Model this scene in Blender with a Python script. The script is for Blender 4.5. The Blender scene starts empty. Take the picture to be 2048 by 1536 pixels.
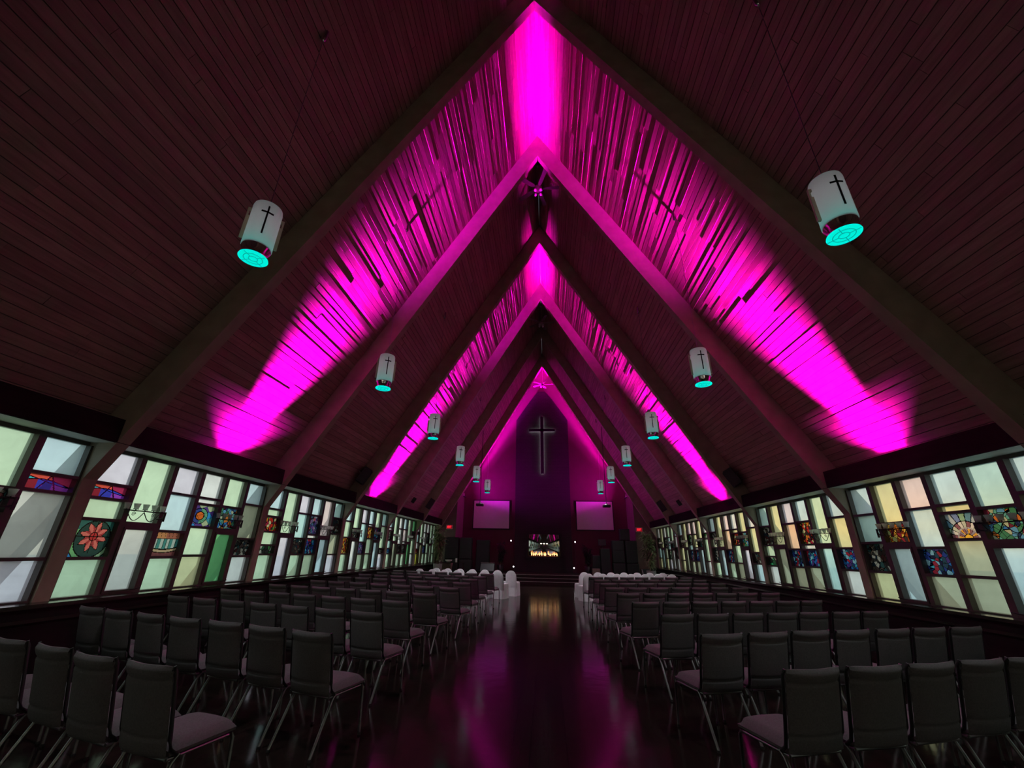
import bpy, math, random
from mathutils import Vector, Matrix
random.seed(7)
PI = math.pi
S = bpy.context.scene
C = S.collection
S.view_settings.view_transform = 'Standard'
S.view_settings.look = 'None'
S.view_settings.gamma = 1.0
S.view_settings.use_curve_mapping = False
S.view_settings.exposure = 0.0
cy = S.cycles
cy.use_denoising = True
cy.max_bounces = 7; cy.diffuse_bounces = 4; cy.glossy_bounces = 3
cy.transmission_bounces = 4; cy.transparent_max_bounces = 8
cy.caustics_reflective = False; cy.caustics_refractive = False
cy.sample_clamp_indirect = 4.0

# ------------------------------------------------------------------ measures
XR = -0.109            # ridge line
HB = 13.23             # underside of frames at the ridge
HT = 14.135            # boards at the ridge
M = 1.7137             # roof slope
Y0 = 1.306             # first frame
SP = 3.9427            # frame spacing
TH = 0.19              # frame thickness
LEG = 6.30             # inner face of legs, from the ridge line
VAL = 6.00             # inner face of the header
GL = 6.42              # glass
SILL = 6.08
STAGE = 0.45
REAR_FILL = 20
YEND = 25.16
YW = 27.3
YR = -6.9
def fy(i): return Y0 + SP * i

# ------------------------------------------------------------------ node helpers
def new_mat(name):
    m = bpy.data.materials.new(name); m.use_nodes = True
    nt = m.node_tree
    for n in list(nt.nodes): nt.nodes.remove(n)
    out = nt.nodes.new('ShaderNodeOutputMaterial')
    return m, nt, out
def N(nt, t, **kw):
    n = nt.nodes.new('ShaderNode' + t)
    for k, v in kw.items(): setattr(n, k, v)
    return n
def ramp(nt, stops, interp='LINEAR'):
    r = nt.nodes.new('ShaderNodeValToRGB'); cr = r.color_ramp; cr.interpolation = interp
    while len(cr.elements) > 1: cr.elements.remove(cr.elements[-1])
    cr.elements[0].position = stops[0][0]; cr.elements[0].color = (*stops[0][1], 1)
    for p, c in stops[1:]:
        e = cr.elements.new(p); e.color = (*c, 1)
    return r
def pbr(name, col, rough=0.5, metal=0.0, var=0.12, scale=6.0, bump=0.0, bscale=80.0, stretch=(1, 1, 1), spec=0.5, emit=None, es=1.0):
    m, nt, out = new_mat(name)
    b = N(nt, 'BsdfPrincipled')
    nt.links.new(b.outputs[0], out.inputs[0])
    tc = N(nt, 'TexCoord'); mp = N(nt, 'Mapping'); mp.inputs['Scale'].default_value = stretch
    nt.links.new(tc.outputs['Object'], mp.inputs[0])
    no = N(nt, 'TexNoise'); no.inputs['Scale'].default_value = scale; no.inputs['Detail'].default_value = 4
    nt.links.new(mp.outputs[0], no.inputs['Vector'])
    lo = tuple(c * (1 - var) for c in col); hi = tuple(min(1, c * (1 + var)) for c in col)
    r = ramp(nt, [(0.3, lo), (0.7, hi)])
    nt.links.new(no.outputs[0], r.inputs[0]); nt.links.new(r.outputs[0], b.inputs['Base Color'])
    b.inputs['Roughness'].default_value = rough; b.inputs['Metallic'].default_value = metal
    b.inputs['Specular IOR Level'].default_value = spec
    if bump:
        n2 = N(nt, 'TexNoise'); n2.inputs['Scale'].default_value = bscale; n2.inputs['Detail'].default_value = 3
        nt.links.new(mp.outputs[0], n2.inputs['Vector'])
        bp = N(nt, 'Bump'); bp.inputs['Strength'].default_value = bump; bp.inputs['Distance'].default_value = 0.01
        nt.links.new(n2.outputs[0], bp.inputs['Height']); nt.links.new(bp.outputs[0], b.inputs['Normal'])
    if emit:
        b.inputs['Emission Color'].default_value = (*emit, 1); b.inputs['Emission Strength'].default_value = es
    return m

# ------------------------------------------------------------------ materials
MT = {}
MT['beam'] = pbr('laminated_beam', (0.36, 0.29, 0.21), 0.6, var=0.15, scale=3, stretch=(1, 1, 1), bump=0.1)
MT['dark_wood'] = pbr('dark_stained_wood', (0.030, 0.022, 0.019), 0.2, var=0.25, scale=4, stretch=(3, 0.4, 3), bump=0.1, bscale=20)
MT['header'] = pbr('black_painted_header', (0.012, 0.010, 0.009), 0.9, var=0.25, scale=4, stretch=(3, 0.4, 3), spec=0.1)
MT['mullion'] = pbr('mullion_wood', (0.055, 0.042, 0.034), 0.45, var=0.2, scale=5)
MT['soffit'] = pbr('soffit_paint', (0.80, 0.77, 0.68), 0.6, var=0.06, scale=3)
MT['steel'] = pbr('brushed_steel', (0.30, 0.30, 0.29), 0.34, metal=1.0, var=0.08, scale=20)
MT['fabric'] = pbr('charcoal_fabric', (0.133, 0.123, 0.124), 0.9, var=0.14, scale=90, bump=0.25, bscale=350, spec=0.2)
MT['crease_shade'] = pbr('dark_crease_shade', (0.015, 0.014, 0.014), 0.8, var=0.1)
MT['plastic'] = pbr('black_plastic', (0.012, 0.012, 0.013), 0.45, var=0.2, scale=10)
MT['grille'] = pbr('speaker_cloth', (0.016, 0.017, 0.017), 0.85, var=0.35, scale=120, bump=0.3, bscale=300)
MT['iron'] = pbr('wrought_iron', (0.02, 0.019, 0.018), 0.5, metal=0.4, var=0.2, scale=30)

MT['white_cloth'] = pbr('white_cloth', (0.92, 0.90, 0.93), 0.85, var=0.04, scale=12, bump=0.15, bscale=60)
MT['white_paint'] = pbr('white_enamel', (0.75, 0.73, 0.70), 0.4, var=0.04)
MT['ivory'] = pbr('ivory_metal', (0.62, 0.55, 0.40), 0.45, var=0.06)
MT['chrome'] = pbr('polished_chrome', (0.75, 0.75, 0.76), 0.08, metal=1.0, var=0.03)
MT['black'] = pbr('matt_black', (0.006, 0.006, 0.006), 0.6, var=0.1)
MT['maroon'] = pbr('burgundy_wall_paint', (0.115, 0.04, 0.055), 0.85, var=0.06, scale=2, bump=0.05, bscale=60)
MT['tan'] = pbr('tan_wall_paint', (0.20, 0.13, 0.12), 0.75, var=0.06, scale=2, bump=0.05, bscale=60)
MT['screen'] = pbr('projection_screen', (0.86, 0.84, 0.86), 0.8, var=0.02)
MT['carpet'] = pbr('stage_carpet', (0.035, 0.02, 0.022), 0.95, var=0.2, scale=30, bump=0.3, bscale=200, spec=0.1)
MT['step_edge'] = pbr('step_nosing', (0.30, 0.27, 0.26), 0.3, metal=0.7, var=0.08)
MT['terracotta'] = pbr('brown_planter', (0.22, 0.14, 0.12), 0.7, var=0.12, scale=8)
MT['stone'] = pbr('grey_stone_planter', (0.30, 0.31, 0.28), 0.8, var=0.15, scale=14, bump=0.2, bscale=60)
MT['ceramic'] = pbr('white_ceramic', (0.82, 0.81, 0.76), 0.25, var=0.03)
MT['leaf'] = pbr('green_leaf', (0.22, 0.30, 0.13), 0.55, var=0.4, scale=8)
MT['dark_leaf'] = pbr('dark_leaf', (0.015, 0.016, 0.012), 0.6, var=0.4, scale=8)
MT['stem'] = pbr('plant_stem', (0.08, 0.06, 0.03), 0.8, var=0.2)
MT['soil'] = pbr('soil', (0.02, 0.015, 0.01), 0.95, var=0.3, scale=40)
MT['ground'] = pbr('outside_paving', (0.66, 0.68, 0.58), 0.9, var=0.15, scale=0.4)
MT['fascia'] = pbr('roof_shingle', (0.08, 0.075, 0.07), 0.9, var=0.2, scale=3)
MT['rear'] = pbr('rear_wall_paint', (0.25, 0.2, 0.18), 0.8, var=0.05, scale=2)
MT['brass'] = pbr('fan_metal', (0.45, 0.35, 0.32), 0.3, metal=0.8, var=0.08)
MT['blade'] = pbr('fan_blade_wood', (0.10, 0.075, 0.065), 0.5, var=0.15, scale=5)
MT['shade'] = pbr('opal_shade', (0.8, 0.76, 0.74), 0.3, var=0.03)
MT['white_bulb'] = pbr('white_bulb', (0.8, 0.8, 0.8), 0.4, var=0.0, emit=(1, 0.95, 0.98), es=3)
MT['led'] = pbr('white_led_strip', (0.8, 0.8, 0.8), 0.4, var=0.0, emit=(0.95, 0.93, 1.0), es=8)
MT['magenta_lens'] = pbr('magenta_lens', (0.8, 0.1, 0.8), 0.4, var=0.0, emit=(1.0, 0.05, 1.0), es=3)
MT['exit_red'] = pbr('exit_red_glow', (0.8, 0.05, 0.08), 0.4, var=0.0, emit=(1.0, 0.03, 0.05), es=1.3)
MT['exit_face'] = pbr('exit_face', (0.25, 0.02, 0.03), 0.4, var=0.0, emit=(0.5, 0.005, 0.02), es=0.35)
MT['ember'] = pbr('ember_bed', (0.05, 0.03, 0.02), 0.8, var=0.3, scale=30, emit=(1.0, 0.25, 0.04), es=0.25)
MT['log'] = pbr('charred_log', (0.02, 0.015, 0.012), 0.9, var=0.4, scale=20, bump=0.5, bscale=40)

def mat_flame():
    m, nt, out = new_mat('flame')
    e = N(nt, 'Emission'); e.inputs['Strength'].default_value = 2.1
    tc = N(nt, 'TexCoord'); sx = N(nt, 'SeparateXYZ'); nt.links.new(tc.outputs['Generated'], sx.inputs[0])
    r = ramp(nt, [(0.0, (1.0, 0.62, 0.30)), (0.45, (1.0, 0.55, 0.20)), (1.0, (0.9, 0.18, 0.03))])
    nt.links.new(sx.outputs[2], r.inputs[0]); nt.links.new(r.outputs[0], e.inputs[0]); nt.links.new(e.outputs[0], out.inputs[0])
    return m
MT['flame'] = mat_flame()

def mat_cyan():
    m, nt, out = new_mat('cyan_lamp_lens')
    e = N(nt, 'Emission'); e.inputs[0].default_value = (0.0, 0.86, 0.70, 1); e.inputs[1].default_value = 0.98
    nt.links.new(e.outputs[0], out.inputs[0]); return m
MT['cyan'] = mat_cyan()
MT['cyan_inner'] = pbr('inner_lamp', (0.02, 0.3, 0.28), 0.4, var=0.0, emit=(0.02, 0.86, 0.74), es=1.3)
MT['tube'] = pbr('drum_fill_glow', (0.5, 0.5, 0.5), 0.4, var=0.0, emit=(1.0, 0.86, 0.94), es=1.15)
MT['cyan_line'] = pbr('lens_grid', (0.02, 0.3, 0.28), 0.4, var=0.0, emit=(0.0, 0.30, 0.27), es=1.0)

def mat_shell():     # thin opal drum, lets the lamp inside show through
    m, nt, out = new_mat('opal_drum')
    d = N(nt, 'BsdfDiffuse'); d.inputs[0].default_value = (0.78, 0.77, 0.76, 1)
    t = N(nt, 'BsdfTranslucent'); t.inputs[0].default_value = (0.75, 0.8, 0.8, 1)
    no = N(nt, 'TexNoise'); no.inputs['Scale'].default_value = 9
    mx = N(nt, 'MixShader'); mr = N(nt, 'MapRange'); mr.inputs[3].default_value = 0.35; mr.inputs[4].default_value = 0.45
    nt.links.new(no.outputs[0], mr.inputs[0]); nt.links.new(mr.outputs[0], mx.inputs[0])
    nt.links.new(d.outputs[0], mx.inputs[1]); nt.links.new(t.outputs[0], mx.inputs[2]); nt.links.new(mx.outputs[0], out.inputs[0])
    return m
MT['shell'] = mat_shell()
def mat_cup():
    m, nt, out = new_mat('frosted_cup')
    d = N(nt, 'BsdfDiffuse'); d.inputs[0].default_value = (0.85, 0.85, 0.82, 1)
    t = N(nt, 'BsdfTranslucent'); t.inputs[0].default_value = (0.95, 0.95, 0.92, 1); tr = N(nt, 'BsdfTransparent')
    no = N(nt, 'TexNoise'); no.inputs['Scale'].default_value = 30
    mr = N(nt, 'MapRange'); mr.inputs[3].default_value = 0.5; mr.inputs[4].default_value = 0.65
    mx = N(nt, 'MixShader'); nt.links.new(no.outputs[0], mr.inputs[0]); nt.links.new(mr.outputs[0], mx.inputs[0])
    nt.links.new(d.outputs[0], mx.inputs[1]); nt.links.new(t.outputs[0], mx.inputs[2])
    m2 = N(nt, 'MixShader'); m2.inputs[0].default_value = 0.3; nt.links.new(mx.outputs[0], m2.inputs[1]); nt.links.new(tr.outputs[0], m2.inputs[2])
    nt.links.new(m2.outputs[0], out.inputs[0]); return m
MT['cup'] = mat_cup()

def glass_tail(nt, out, colsock, clear, dens=1.0):
    tl = N(nt, 'BsdfTranslucent'); tr = N(nt, 'BsdfTransparent'); gl = N(nt, 'BsdfGlossy'); gl.inputs['Roughness'].default_value = 0.15
    gl.inputs[0].default_value = (0.9, 0.9, 0.9, 1)
    for n in (tl, tr): nt.links.new(colsock, n.inputs[0])
    mx = N(nt, 'MixShader'); mx.inputs[0].default_value = clear
    nt.links.new(tl.outputs[0], mx.inputs[1]); nt.links.new(tr.outputs[0], mx.inputs[2])
    m2 = N(nt, 'MixShader'); m2.inputs[0].default_value = 0.03
    nt.links.new(mx.outputs[0], m2.inputs[1]); nt.links.new(gl.outputs[0], m2.inputs[2])
    nt.links.new(m2.outputs[0], out.inputs[0])
def mat_pane():
    m, nt, out = new_mat('cathedral_glass')
    oi = N(nt, 'ObjectInfo'); tc = N(nt, 'TexCoord')
    no = N(nt, 'TexNoise'); no.inputs['Scale'].default_value = 3.2; no.inputs['Detail'].default_value = 5; no.inputs['Distortion'].default_value = 0.8
    nt.links.new(tc.outputs['Object'], no.inputs['Vector'])
    mr = N(nt, 'MapRange'); mr.inputs[1].default_value = 0.25; mr.inputs[2].default_value = 0.75; mr.inputs[3].default_value = 0.84; mr.inputs[4].default_value = 1.04
    nt.links.new(no.outputs[0], mr.inputs[0])
    mul = N(nt, 'VectorMath', operation='SCALE'); nt.links.new(oi.outputs['Color'], mul.inputs[0]); nt.links.new(mr.outputs[0], mul.inputs['Scale'])
    glass_tail(nt, out, mul.outputs[0], 0.5)
    return m
MT['pane'] = mat_pane()
def mat_stained(name, pal, scale=14.0, lead=0.045):
    m, nt, out = new_mat(name)
    tc = N(nt, 'TexCoord'); mp = N(nt, 'Mapping'); mp.inputs['Scale'].default_value = (0.02, 1, 1)
    nt.links.new(tc.outputs['Object'], mp.inputs[0])
    v = N(nt, 'TexVoronoi'); v.inputs['Scale'].default_value = scale
    e = N(nt, 'TexVoronoi', feature='DISTANCE_TO_EDGE'); e.inputs['Scale'].default_value = scale
    for n in (v, e): nt.links.new(mp.outputs[0], n.inputs['Vector'])
    sp = N(nt, 'SeparateColor'); nt.links.new(v.outputs['Color'], sp.inputs[0])
    r = ramp(nt, [(i / len(pal), tuple(0.72 * q for q in c)) for i, c in enumerate(pal)], 'CONSTANT')
    nt.links.new(sp.outputs[0], r.inputs[0])
    gt = N(nt, 'Math', operation='GREATER_THAN'); gt.inputs[1].default_value = lead; nt.links.new(e.outputs['Distance'], gt.inputs[0])
    mul = N(nt, 'VectorMath', operation='SCALE'); nt.links.new(r.outputs[0], mul.inputs[0]); nt.links.new(gt.outputs[0], mul.inputs['Scale'])
    glass_tail(nt, out, mul.outputs[0], 0.5)
    return m
ST = {
 'r': mat_stained('stained_glass_red', [(.5,.03,.02),(.25,.01,.02),(.6,.2,.03),(.05,.02,.02),(.12,.25,.05),(.35,.02,.05),(.03,.02,.02),(.55,.5,.25)]),
 'b': mat_stained('stained_glass_blue', [(.02,.04,.2),(.02,.12,.35),(.05,.3,.4),(.01,.01,.04),(.06,.03,.15),(.2,.4,.5),(.02,.05,.08),(.3,.02,.04)]),
 'm': mat_stained('stained_glass_mixed', [(.03,.15,.4),(.1,.35,.3),(.5,.15,.03),(.02,.04,.12),(.4,.45,.3),(.05,.2,.1),(.15,.02,.04),(.1,.3,.5)]),
 'd': mat_stained('stained_glass_dark', [(.02,.02,.02),(.06,.05,.04),(.01,.02,.03),(.15,.15,.13),(.03,.02,.02),(.02,.05,.05),(.25,.25,.22),(.05,.015,.015)]),
 'o': mat_stained('stained_glass_amber', [(.6,.28,.03),(.3,.06,.01),(.7,.45,.08),(.08,.02,.02),(.25,.02,.03),(.5,.15,.02),(.04,.03,.03),(.3,.32,.12)]),
 'g': mat_stained('stained_glass_green', [(.05,.2,.06),(.25,.3,.2),(.02,.08,.04),(.35,.4,.3),(.1,.12,.1),(.04,.3,.12),(.02,.02,.02),(.4,.42,.36)], scale=8),
 'p': mat_stained('stained_glass_purple', [(.1,.05,.2),(.2,.1,.25),(.03,.03,.1),(.3,.06,.1),(.05,.12,.2),(.12,.1,.18),(.02,.02,.03),(.3,.3,.35)]),
}
def mat_art():
    m, nt, out = new_mat('stained_glass_picture')
    at = N(nt, 'Attribute'); at.attribute_name = 'Col'
    no = N(nt, 'TexNoise'); no.inputs['Scale'].default_value = 12
    mr = N(nt, 'MapRange'); mr.inputs[3].default_value = 0.75; mr.inputs[4].default_value = 1.15; nt.links.new(no.outputs[0], mr.inputs[0])
    mul = N(nt, 'VectorMath', operation='SCALE'); nt.links.new(at.outputs['Color'], mul.inputs[0]); nt.links.new(mr.outputs[0], mul.inputs['Scale'])
    glass_tail(nt, out, mul.outputs[0], 0.5); return m
MT['art'] = mat_art()

def mat_floor():
    m, nt, out = new_mat('polished_dark_floor')
    b = N(nt, 'BsdfPrincipled'); nt.links.new(b.outputs[0], out.inputs[0])
    tc = N(nt, 'TexCoord'); mp = N(nt, 'Mapping'); mp.inputs['Rotation'].default_value = (0, 0, PI / 2)
    nt.links.new(tc.outputs['Object'], mp.inputs[0])
    br = N(nt, 'TexBrick'); br.inputs['Scale'].default_value = 1.0; br.inputs['Brick Width'].default_value = 1.6; br.inputs['Row Height'].default_value = 0.16
    br.inputs['Mortar Size'].default_value = 0.004; br.inputs['Color1'].default_value = (0.024, 0.012, 0.010, 1); br.inputs['Color2'].default_value = (0.017, 0.008, 0.007, 1)
    br.inputs['Mortar'].default_value = (0.006, 0.004, 0.004, 1)
    nt.links.new(mp.outputs[0], br.inputs['Vector']); nt.links.new(br.outputs[0], b.inputs['Base Color'])
    no = N(nt, 'TexNoise'); no.inputs['Scale'].default_value = 1.3; no.inputs['Detail'].default_value = 6
    nt.links.new(tc.outputs['Object'], no.inputs['Vector'])
    mr = N(nt, 'MapRange'); mr.inputs[3].default_value = 0.09; mr.inputs[4].default_value = 0.16; b.inputs['Specular IOR Level'].default_value = 0.16
    nt.links.new(no.outputs[0], mr.inputs[0]); nt.links.new(mr.outputs[0], b.inputs['Roughness'])
    n2 = N(nt, 'TexNoise'); n2.inputs['Scale'].default_value = 5.0; nt.links.new(tc.outputs['Object'], n2.inputs['Vector'])
    bp = N(nt, 'Bump'); bp.inputs['Strength'].default_value = 0.05; bp.inputs['Distance'].default_value = 0.02
    nt.links.new(n2.outputs[0], bp.inputs['Height']); nt.links.new(bp.outputs[0], b.inputs['Normal'])
    return m
MT['floor'] = mat_floor()
def mat_ceiling():
    m, nt, out = new_mat('ceiling_boards')
    b = N(nt, 'BsdfPrincipled'); nt.links.new(b.outputs[0], out.inputs[0])
    at = N(nt, 'Attribute'); at.attribute_name = 'Tone'
    tc = N(nt, 'TexCoord'); mp = N(nt, 'Mapping'); mp.inputs['Scale'].default_value = (6, 0.5, 6)
    nt.links.new(tc.outputs['Object'], mp.inputs[0])
    no = N(nt, 'TexNoise'); no.inputs['Scale'].default_value = 3.5; no.inputs['Detail'].default_value = 6; no.inputs['Distortion'].default_value = 0.6
    nt.links.new(mp.outputs[0], no.inputs['Vector'])
    r = ramp(nt, [(0.25, (0.29, 0.165, 0.145)), (0.55, (0.41, 0.235, 0.205)), (0.8, (0.47, 0.28, 0.245))])
    nt.links.new(no.outputs[0], r.inputs[0])
    kn = N(nt, 'TexVoronoi'); kn.inputs['Scale'].default_value = 1.6; nt.links.new(tc.outputs['Object'], kn.inputs['Vector'])
    kr = ramp(nt, [(0.0, (0.45, 0.45, 0.45)), (0.022, (0.6, 0.6, 0.6)), (0.035, (1, 1, 1))]); nt.links.new(kn.outputs['Distance'], kr.inputs[0])
    mx = N(nt, 'Mix', data_type='RGBA', blend_type='MULTIPLY'); mx.inputs[0].default_value = 1
    nt.links.new(r.outputs[0], mx.inputs[6]); nt.links.new(at.outputs['Color'], mx.inputs[7])
    m3 = N(nt, 'Mix', data_type='RGBA', blend_type='MULTIPLY'); m3.inputs[0].default_value = 0.7
    nt.links.new(mx.outputs[2], m3.inputs[6]); nt.links.new(kr.outputs[0], m3.inputs[7])
    nt.links.new(m3.outputs[2], b.inputs['Base Color']); b.inputs['Roughness'].default_value = 0.62
    bp = N(nt, 'Bump'); bp.inputs['Strength'].default_value = 0.25; bp.inputs['Distance'].default_value = 0.006
    nt.links.new(no.outputs[0], bp.inputs['Height']); nt.links.new(bp.outputs[0], b.inputs['Normal'])
    return m
MT['ceiling'] = mat_ceiling()
def mat_brick():
    m, nt, out = new_mat('black_brick')
    b = N(nt, 'BsdfPrincipled'); nt.links.new(b.outputs[0], out.inputs[0])
    tc = N(nt, 'TexCoord'); mp = N(nt, 'Mapping'); mp.inputs['Rotation'].default_value = (PI / 2, 0, 0)
    nt.links.new(tc.outputs['Object'], mp.inputs[0])
    br = N(nt, 'TexBrick'); br.inputs['Brick Width'].default_value = 0.3; br.inputs['Row Height'].default_value = 0.1; br.inputs['Scale'].default_value = 1
    br.inputs['Color1'].default_value = (0.020, 0.016, 0.017, 1); br.inputs['Color2'].default_value = (0.015, 0.012, 0.013, 1); br.inputs['Mortar'].default_value = (0.03, 0.026, 0.026, 1)
    br.inputs['Mortar Size'].default_value = 0.008
    nt.links.new(mp.outputs[0], br.inputs['Vector']); nt.links.new(br.outputs[0], b.inputs['Base Color']); b.inputs['Roughness'].default_value = 0.7
    return m
MT['brick'] = mat_brick()
def mat_mirror():
    m, nt, out = new_mat('fireplace_glass')
    b = N(nt, 'BsdfPrincipled'); nt.links.new(b.outputs[0], out.inputs[0])
    no = N(nt, 'TexNoise'); no.inputs['Scale'].default_value = 3
    r = ramp(nt, [(0.2, (0.62, 0.62, 0.60)), (0.8, (0.72, 0.72, 0.70))]); nt.links.new(no.outputs[0], r.inputs[0]); nt.links.new(r.outputs[0], b.inputs['Base Color'])
    b.inputs['Metallic'].default_value = 1.0; b.inputs['Roughness'].default_value = 0.03
    return m
MT['mirror'] = mat_mirror()

# ------------------------------------------------------------------ mesh helpers
class MB:
    def __init__(s): s.v = []; s.f = []; s.mi = []; s.sm = []
    def add(s, vs, fs, mi=0, smooth=False):
        o = len(s.v); s.v += [tuple(p) for p in vs]
        for f in fs: s.f.append(tuple(o + i for i in f)); s.mi.append(mi); s.sm.append(smooth)
        return s
    def box(s, x0, x1, y0, y1, z0, z1, mi=0, mat=None):
        vs = [Vector((x, y, z)) for x in (x0, x1) for y in (y0, y1) for z in (z0, z1)]
        if mat: vs = [mat @ p for p in vs]
        return s.add(vs, [(0, 1, 3, 2), (4, 6, 7, 5), (0, 4, 5, 1), (2, 3, 7, 6), (0, 2, 6, 4), (1, 5, 7, 3)], mi)
    def rbox(s, x0, x1, y0, y1, z0, z1, r=0.01, mi=0, mat=None):     # chamfered box
        ex = []
        for sx in (0, 1):
            for sy in (0, 1):
                for sz in (0, 1):
                    X = (x0, x1)[sx]; Y = (y0, y1)[sy]; Z = (z0, z1)[sz]
                    dx = r if sx == 0 else -r; dy = r if sy == 0 else -r; dz = r if sz == 0 else -r
                    ex += [Vector((X, Y + dy, Z + dz)), Vector((X + dx, Y, Z + dz)), Vector((X + dx, Y + dy, Z))]
        if mat: ex = [mat @ p for p in ex]
        def i(a, b, c, k): return ((a * 2 + b) * 2 + c) * 3 + k
        fs = []
        for a in (0, 1):
            fs.append([i(a, 0, 0, 0), i(a, 1, 0, 0), i(a, 1, 1, 0), i(a, 0, 1, 0)])
            fs.append([i(0, a, 0, 1), i(1, a, 0, 1), i(1, a, 1, 1), i(0, a, 1, 1)])
            fs.append([i(0, 0, a, 2), i(1, 0, a, 2), i(1, 1, a, 2), i(0, 1, a, 2)])
        for a in (0, 1):
            for b in (0, 1):
                fs.append([i(a, b, 0, 0), i(a, b, 1, 0), i(a, b, 1, 1), i(a, b, 0, 1)])
                fs.append([i(a, 0, b, 0), i(a, 1, b, 0), i(a, 1, b, 2), i(a, 0, b, 2)])
                fs.append([i(0, a, b, 1), i(1, a, b, 1), i(1, a, b, 2), i(0, a, b, 2)])
                for c in (0, 1): fs.append([i(a, b, c, 0), i(a, b, c, 1), i(a, b, c, 2)])
        return s.add(ex, fs, mi)
    def prism(s, pts, a0, a1, fn, mi=0):        # pts 2D polygon, fn(u, v, a) -> 3D
        n = len(pts); vs = [fn(u, v, a) for a in (a0, a1) for u, v in pts]
        fs = [tuple(range(n)), tuple(range(2 * n - 1, n - 1, -1))] + [(i, (i + 1) % n, n + (i + 1) % n, n + i) for i in range(n)]
        return s.add(vs, fs, mi)
    def tube(s, path, r, n=8, mi=0, closed_ends=True, smooth=True):
        path = [Vector(p) for p in path]; rings = []
        rs = r if isinstance(r, (list, tuple)) else [r] * len(path)
        up = Vector((0, 0, 1))
        for i, p in enumerate(path):
            d = (path[min(i + 1, len(path) - 1)] - path[max(i - 1, 0)]).normalized()
            a = up if abs(d.dot(up)) < 0.95 else Vector((1, 0, 0))
            x = d.cross(a).normalized(); y = d.cross(x).normalized()
            rings.append([p + rs[i] * (math.cos(2 * PI * k / n) * x + math.sin(2 * PI * k / n) * y) for k in range(n)])
        vs = [q for rg in rings for q in rg]
        fs = [(i * n + k, i * n + (k + 1) % n, (i + 1) * n + (k + 1) % n, (i + 1) * n + k) for i in range(len(path) - 1) for k in range(n)]
        s.add(vs, fs, mi, smooth)
        if closed_ends:
            s.add(rings[0], [tuple(range(n))], mi); s.add(rings[-1], [tuple(reversed(range(n)))], mi)
        return s
    def lathe(s, prof, n=24, c=(0, 0, 0), mi=0, smooth=True, caps=True):
        vs = [(c[0] + r * math.cos(2 * PI * k / n), c[1] + r * math.sin(2 * PI * k / n), c[2] + z) for r, z in prof for k in range(n)]
        fs = [(i * n + k, i * n + (k + 1) % n, (i + 1) * n + (k + 1) % n, (i + 1) * n + k) for i in range(len(prof) - 1) for k in range(n)]
        s.add(vs, fs, mi, smooth)
        if caps:
            s.add(vs[:n], [tuple(reversed(range(n)))], mi); s.add(vs[-n:], [tuple(range(n))], mi)
        return s
    def mesh(s, name, mats):
        me = bpy.data.meshes.new(name); me.from_pydata(s.v, [], s.f)
        for m in (mats if isinstance(mats, (list, tuple)) else [mats]): me.materials.append(m)
        me.polygons.foreach_set('material_index', s.mi); me.polygons.foreach_set('use_smooth', s.sm)
        me.update(); return me
    def build(s, name, mats, parent=None, loc=(0, 0, 0), rot=(0, 0, 0)):
        o = bpy.data.objects.new(name, s.mesh(name, mats)); C.objects.link(o)
        o.location = loc; o.rotation_euler = rot
        if parent: o.parent = parent
        return o
def tag(o, label=None, cat=None, group=None, kind=None):
    if label: o['label'] = label
    if cat: o['category'] = cat
    if group: o['group'] = group
    if kind: o['kind'] = kind
    return o
def empty(name, loc, label=None, cat=None, group=None, kind=None, rz=0.0):
    o = bpy.data.objects.new(name, None); o.empty_display_size = 0.2; C.objects.link(o)
    o.location = loc; o.rotation_euler = (0, 0, rz)
    return tag(o, label, cat, group, kind)
def dup(o, parent=None):
    c = o.copy(); C.objects.link(c)
    if parent: c.parent = parent
    for ch in list(o.children):
        dup(ch, c)
    return c
def st(o, label, cat): return tag(o, label, cat, kind='structure')
ORD = ['first', 'second', 'third', 'fourth', 'fifth', 'sixth', 'seventh', 'eighth', 'ninth', 'tenth', 'eleventh', 'twelfth']

# ------------------------------------------------------------------ room shell
b = MB(); b.box(XR - GL - 0.2, XR + GL + 0.2, YR, YW + 0.3, -0.2, 0.0)
st(b.build('floor', MT['floor']), 'dark polished plank floor running the length of the hall', 'floor')

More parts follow.
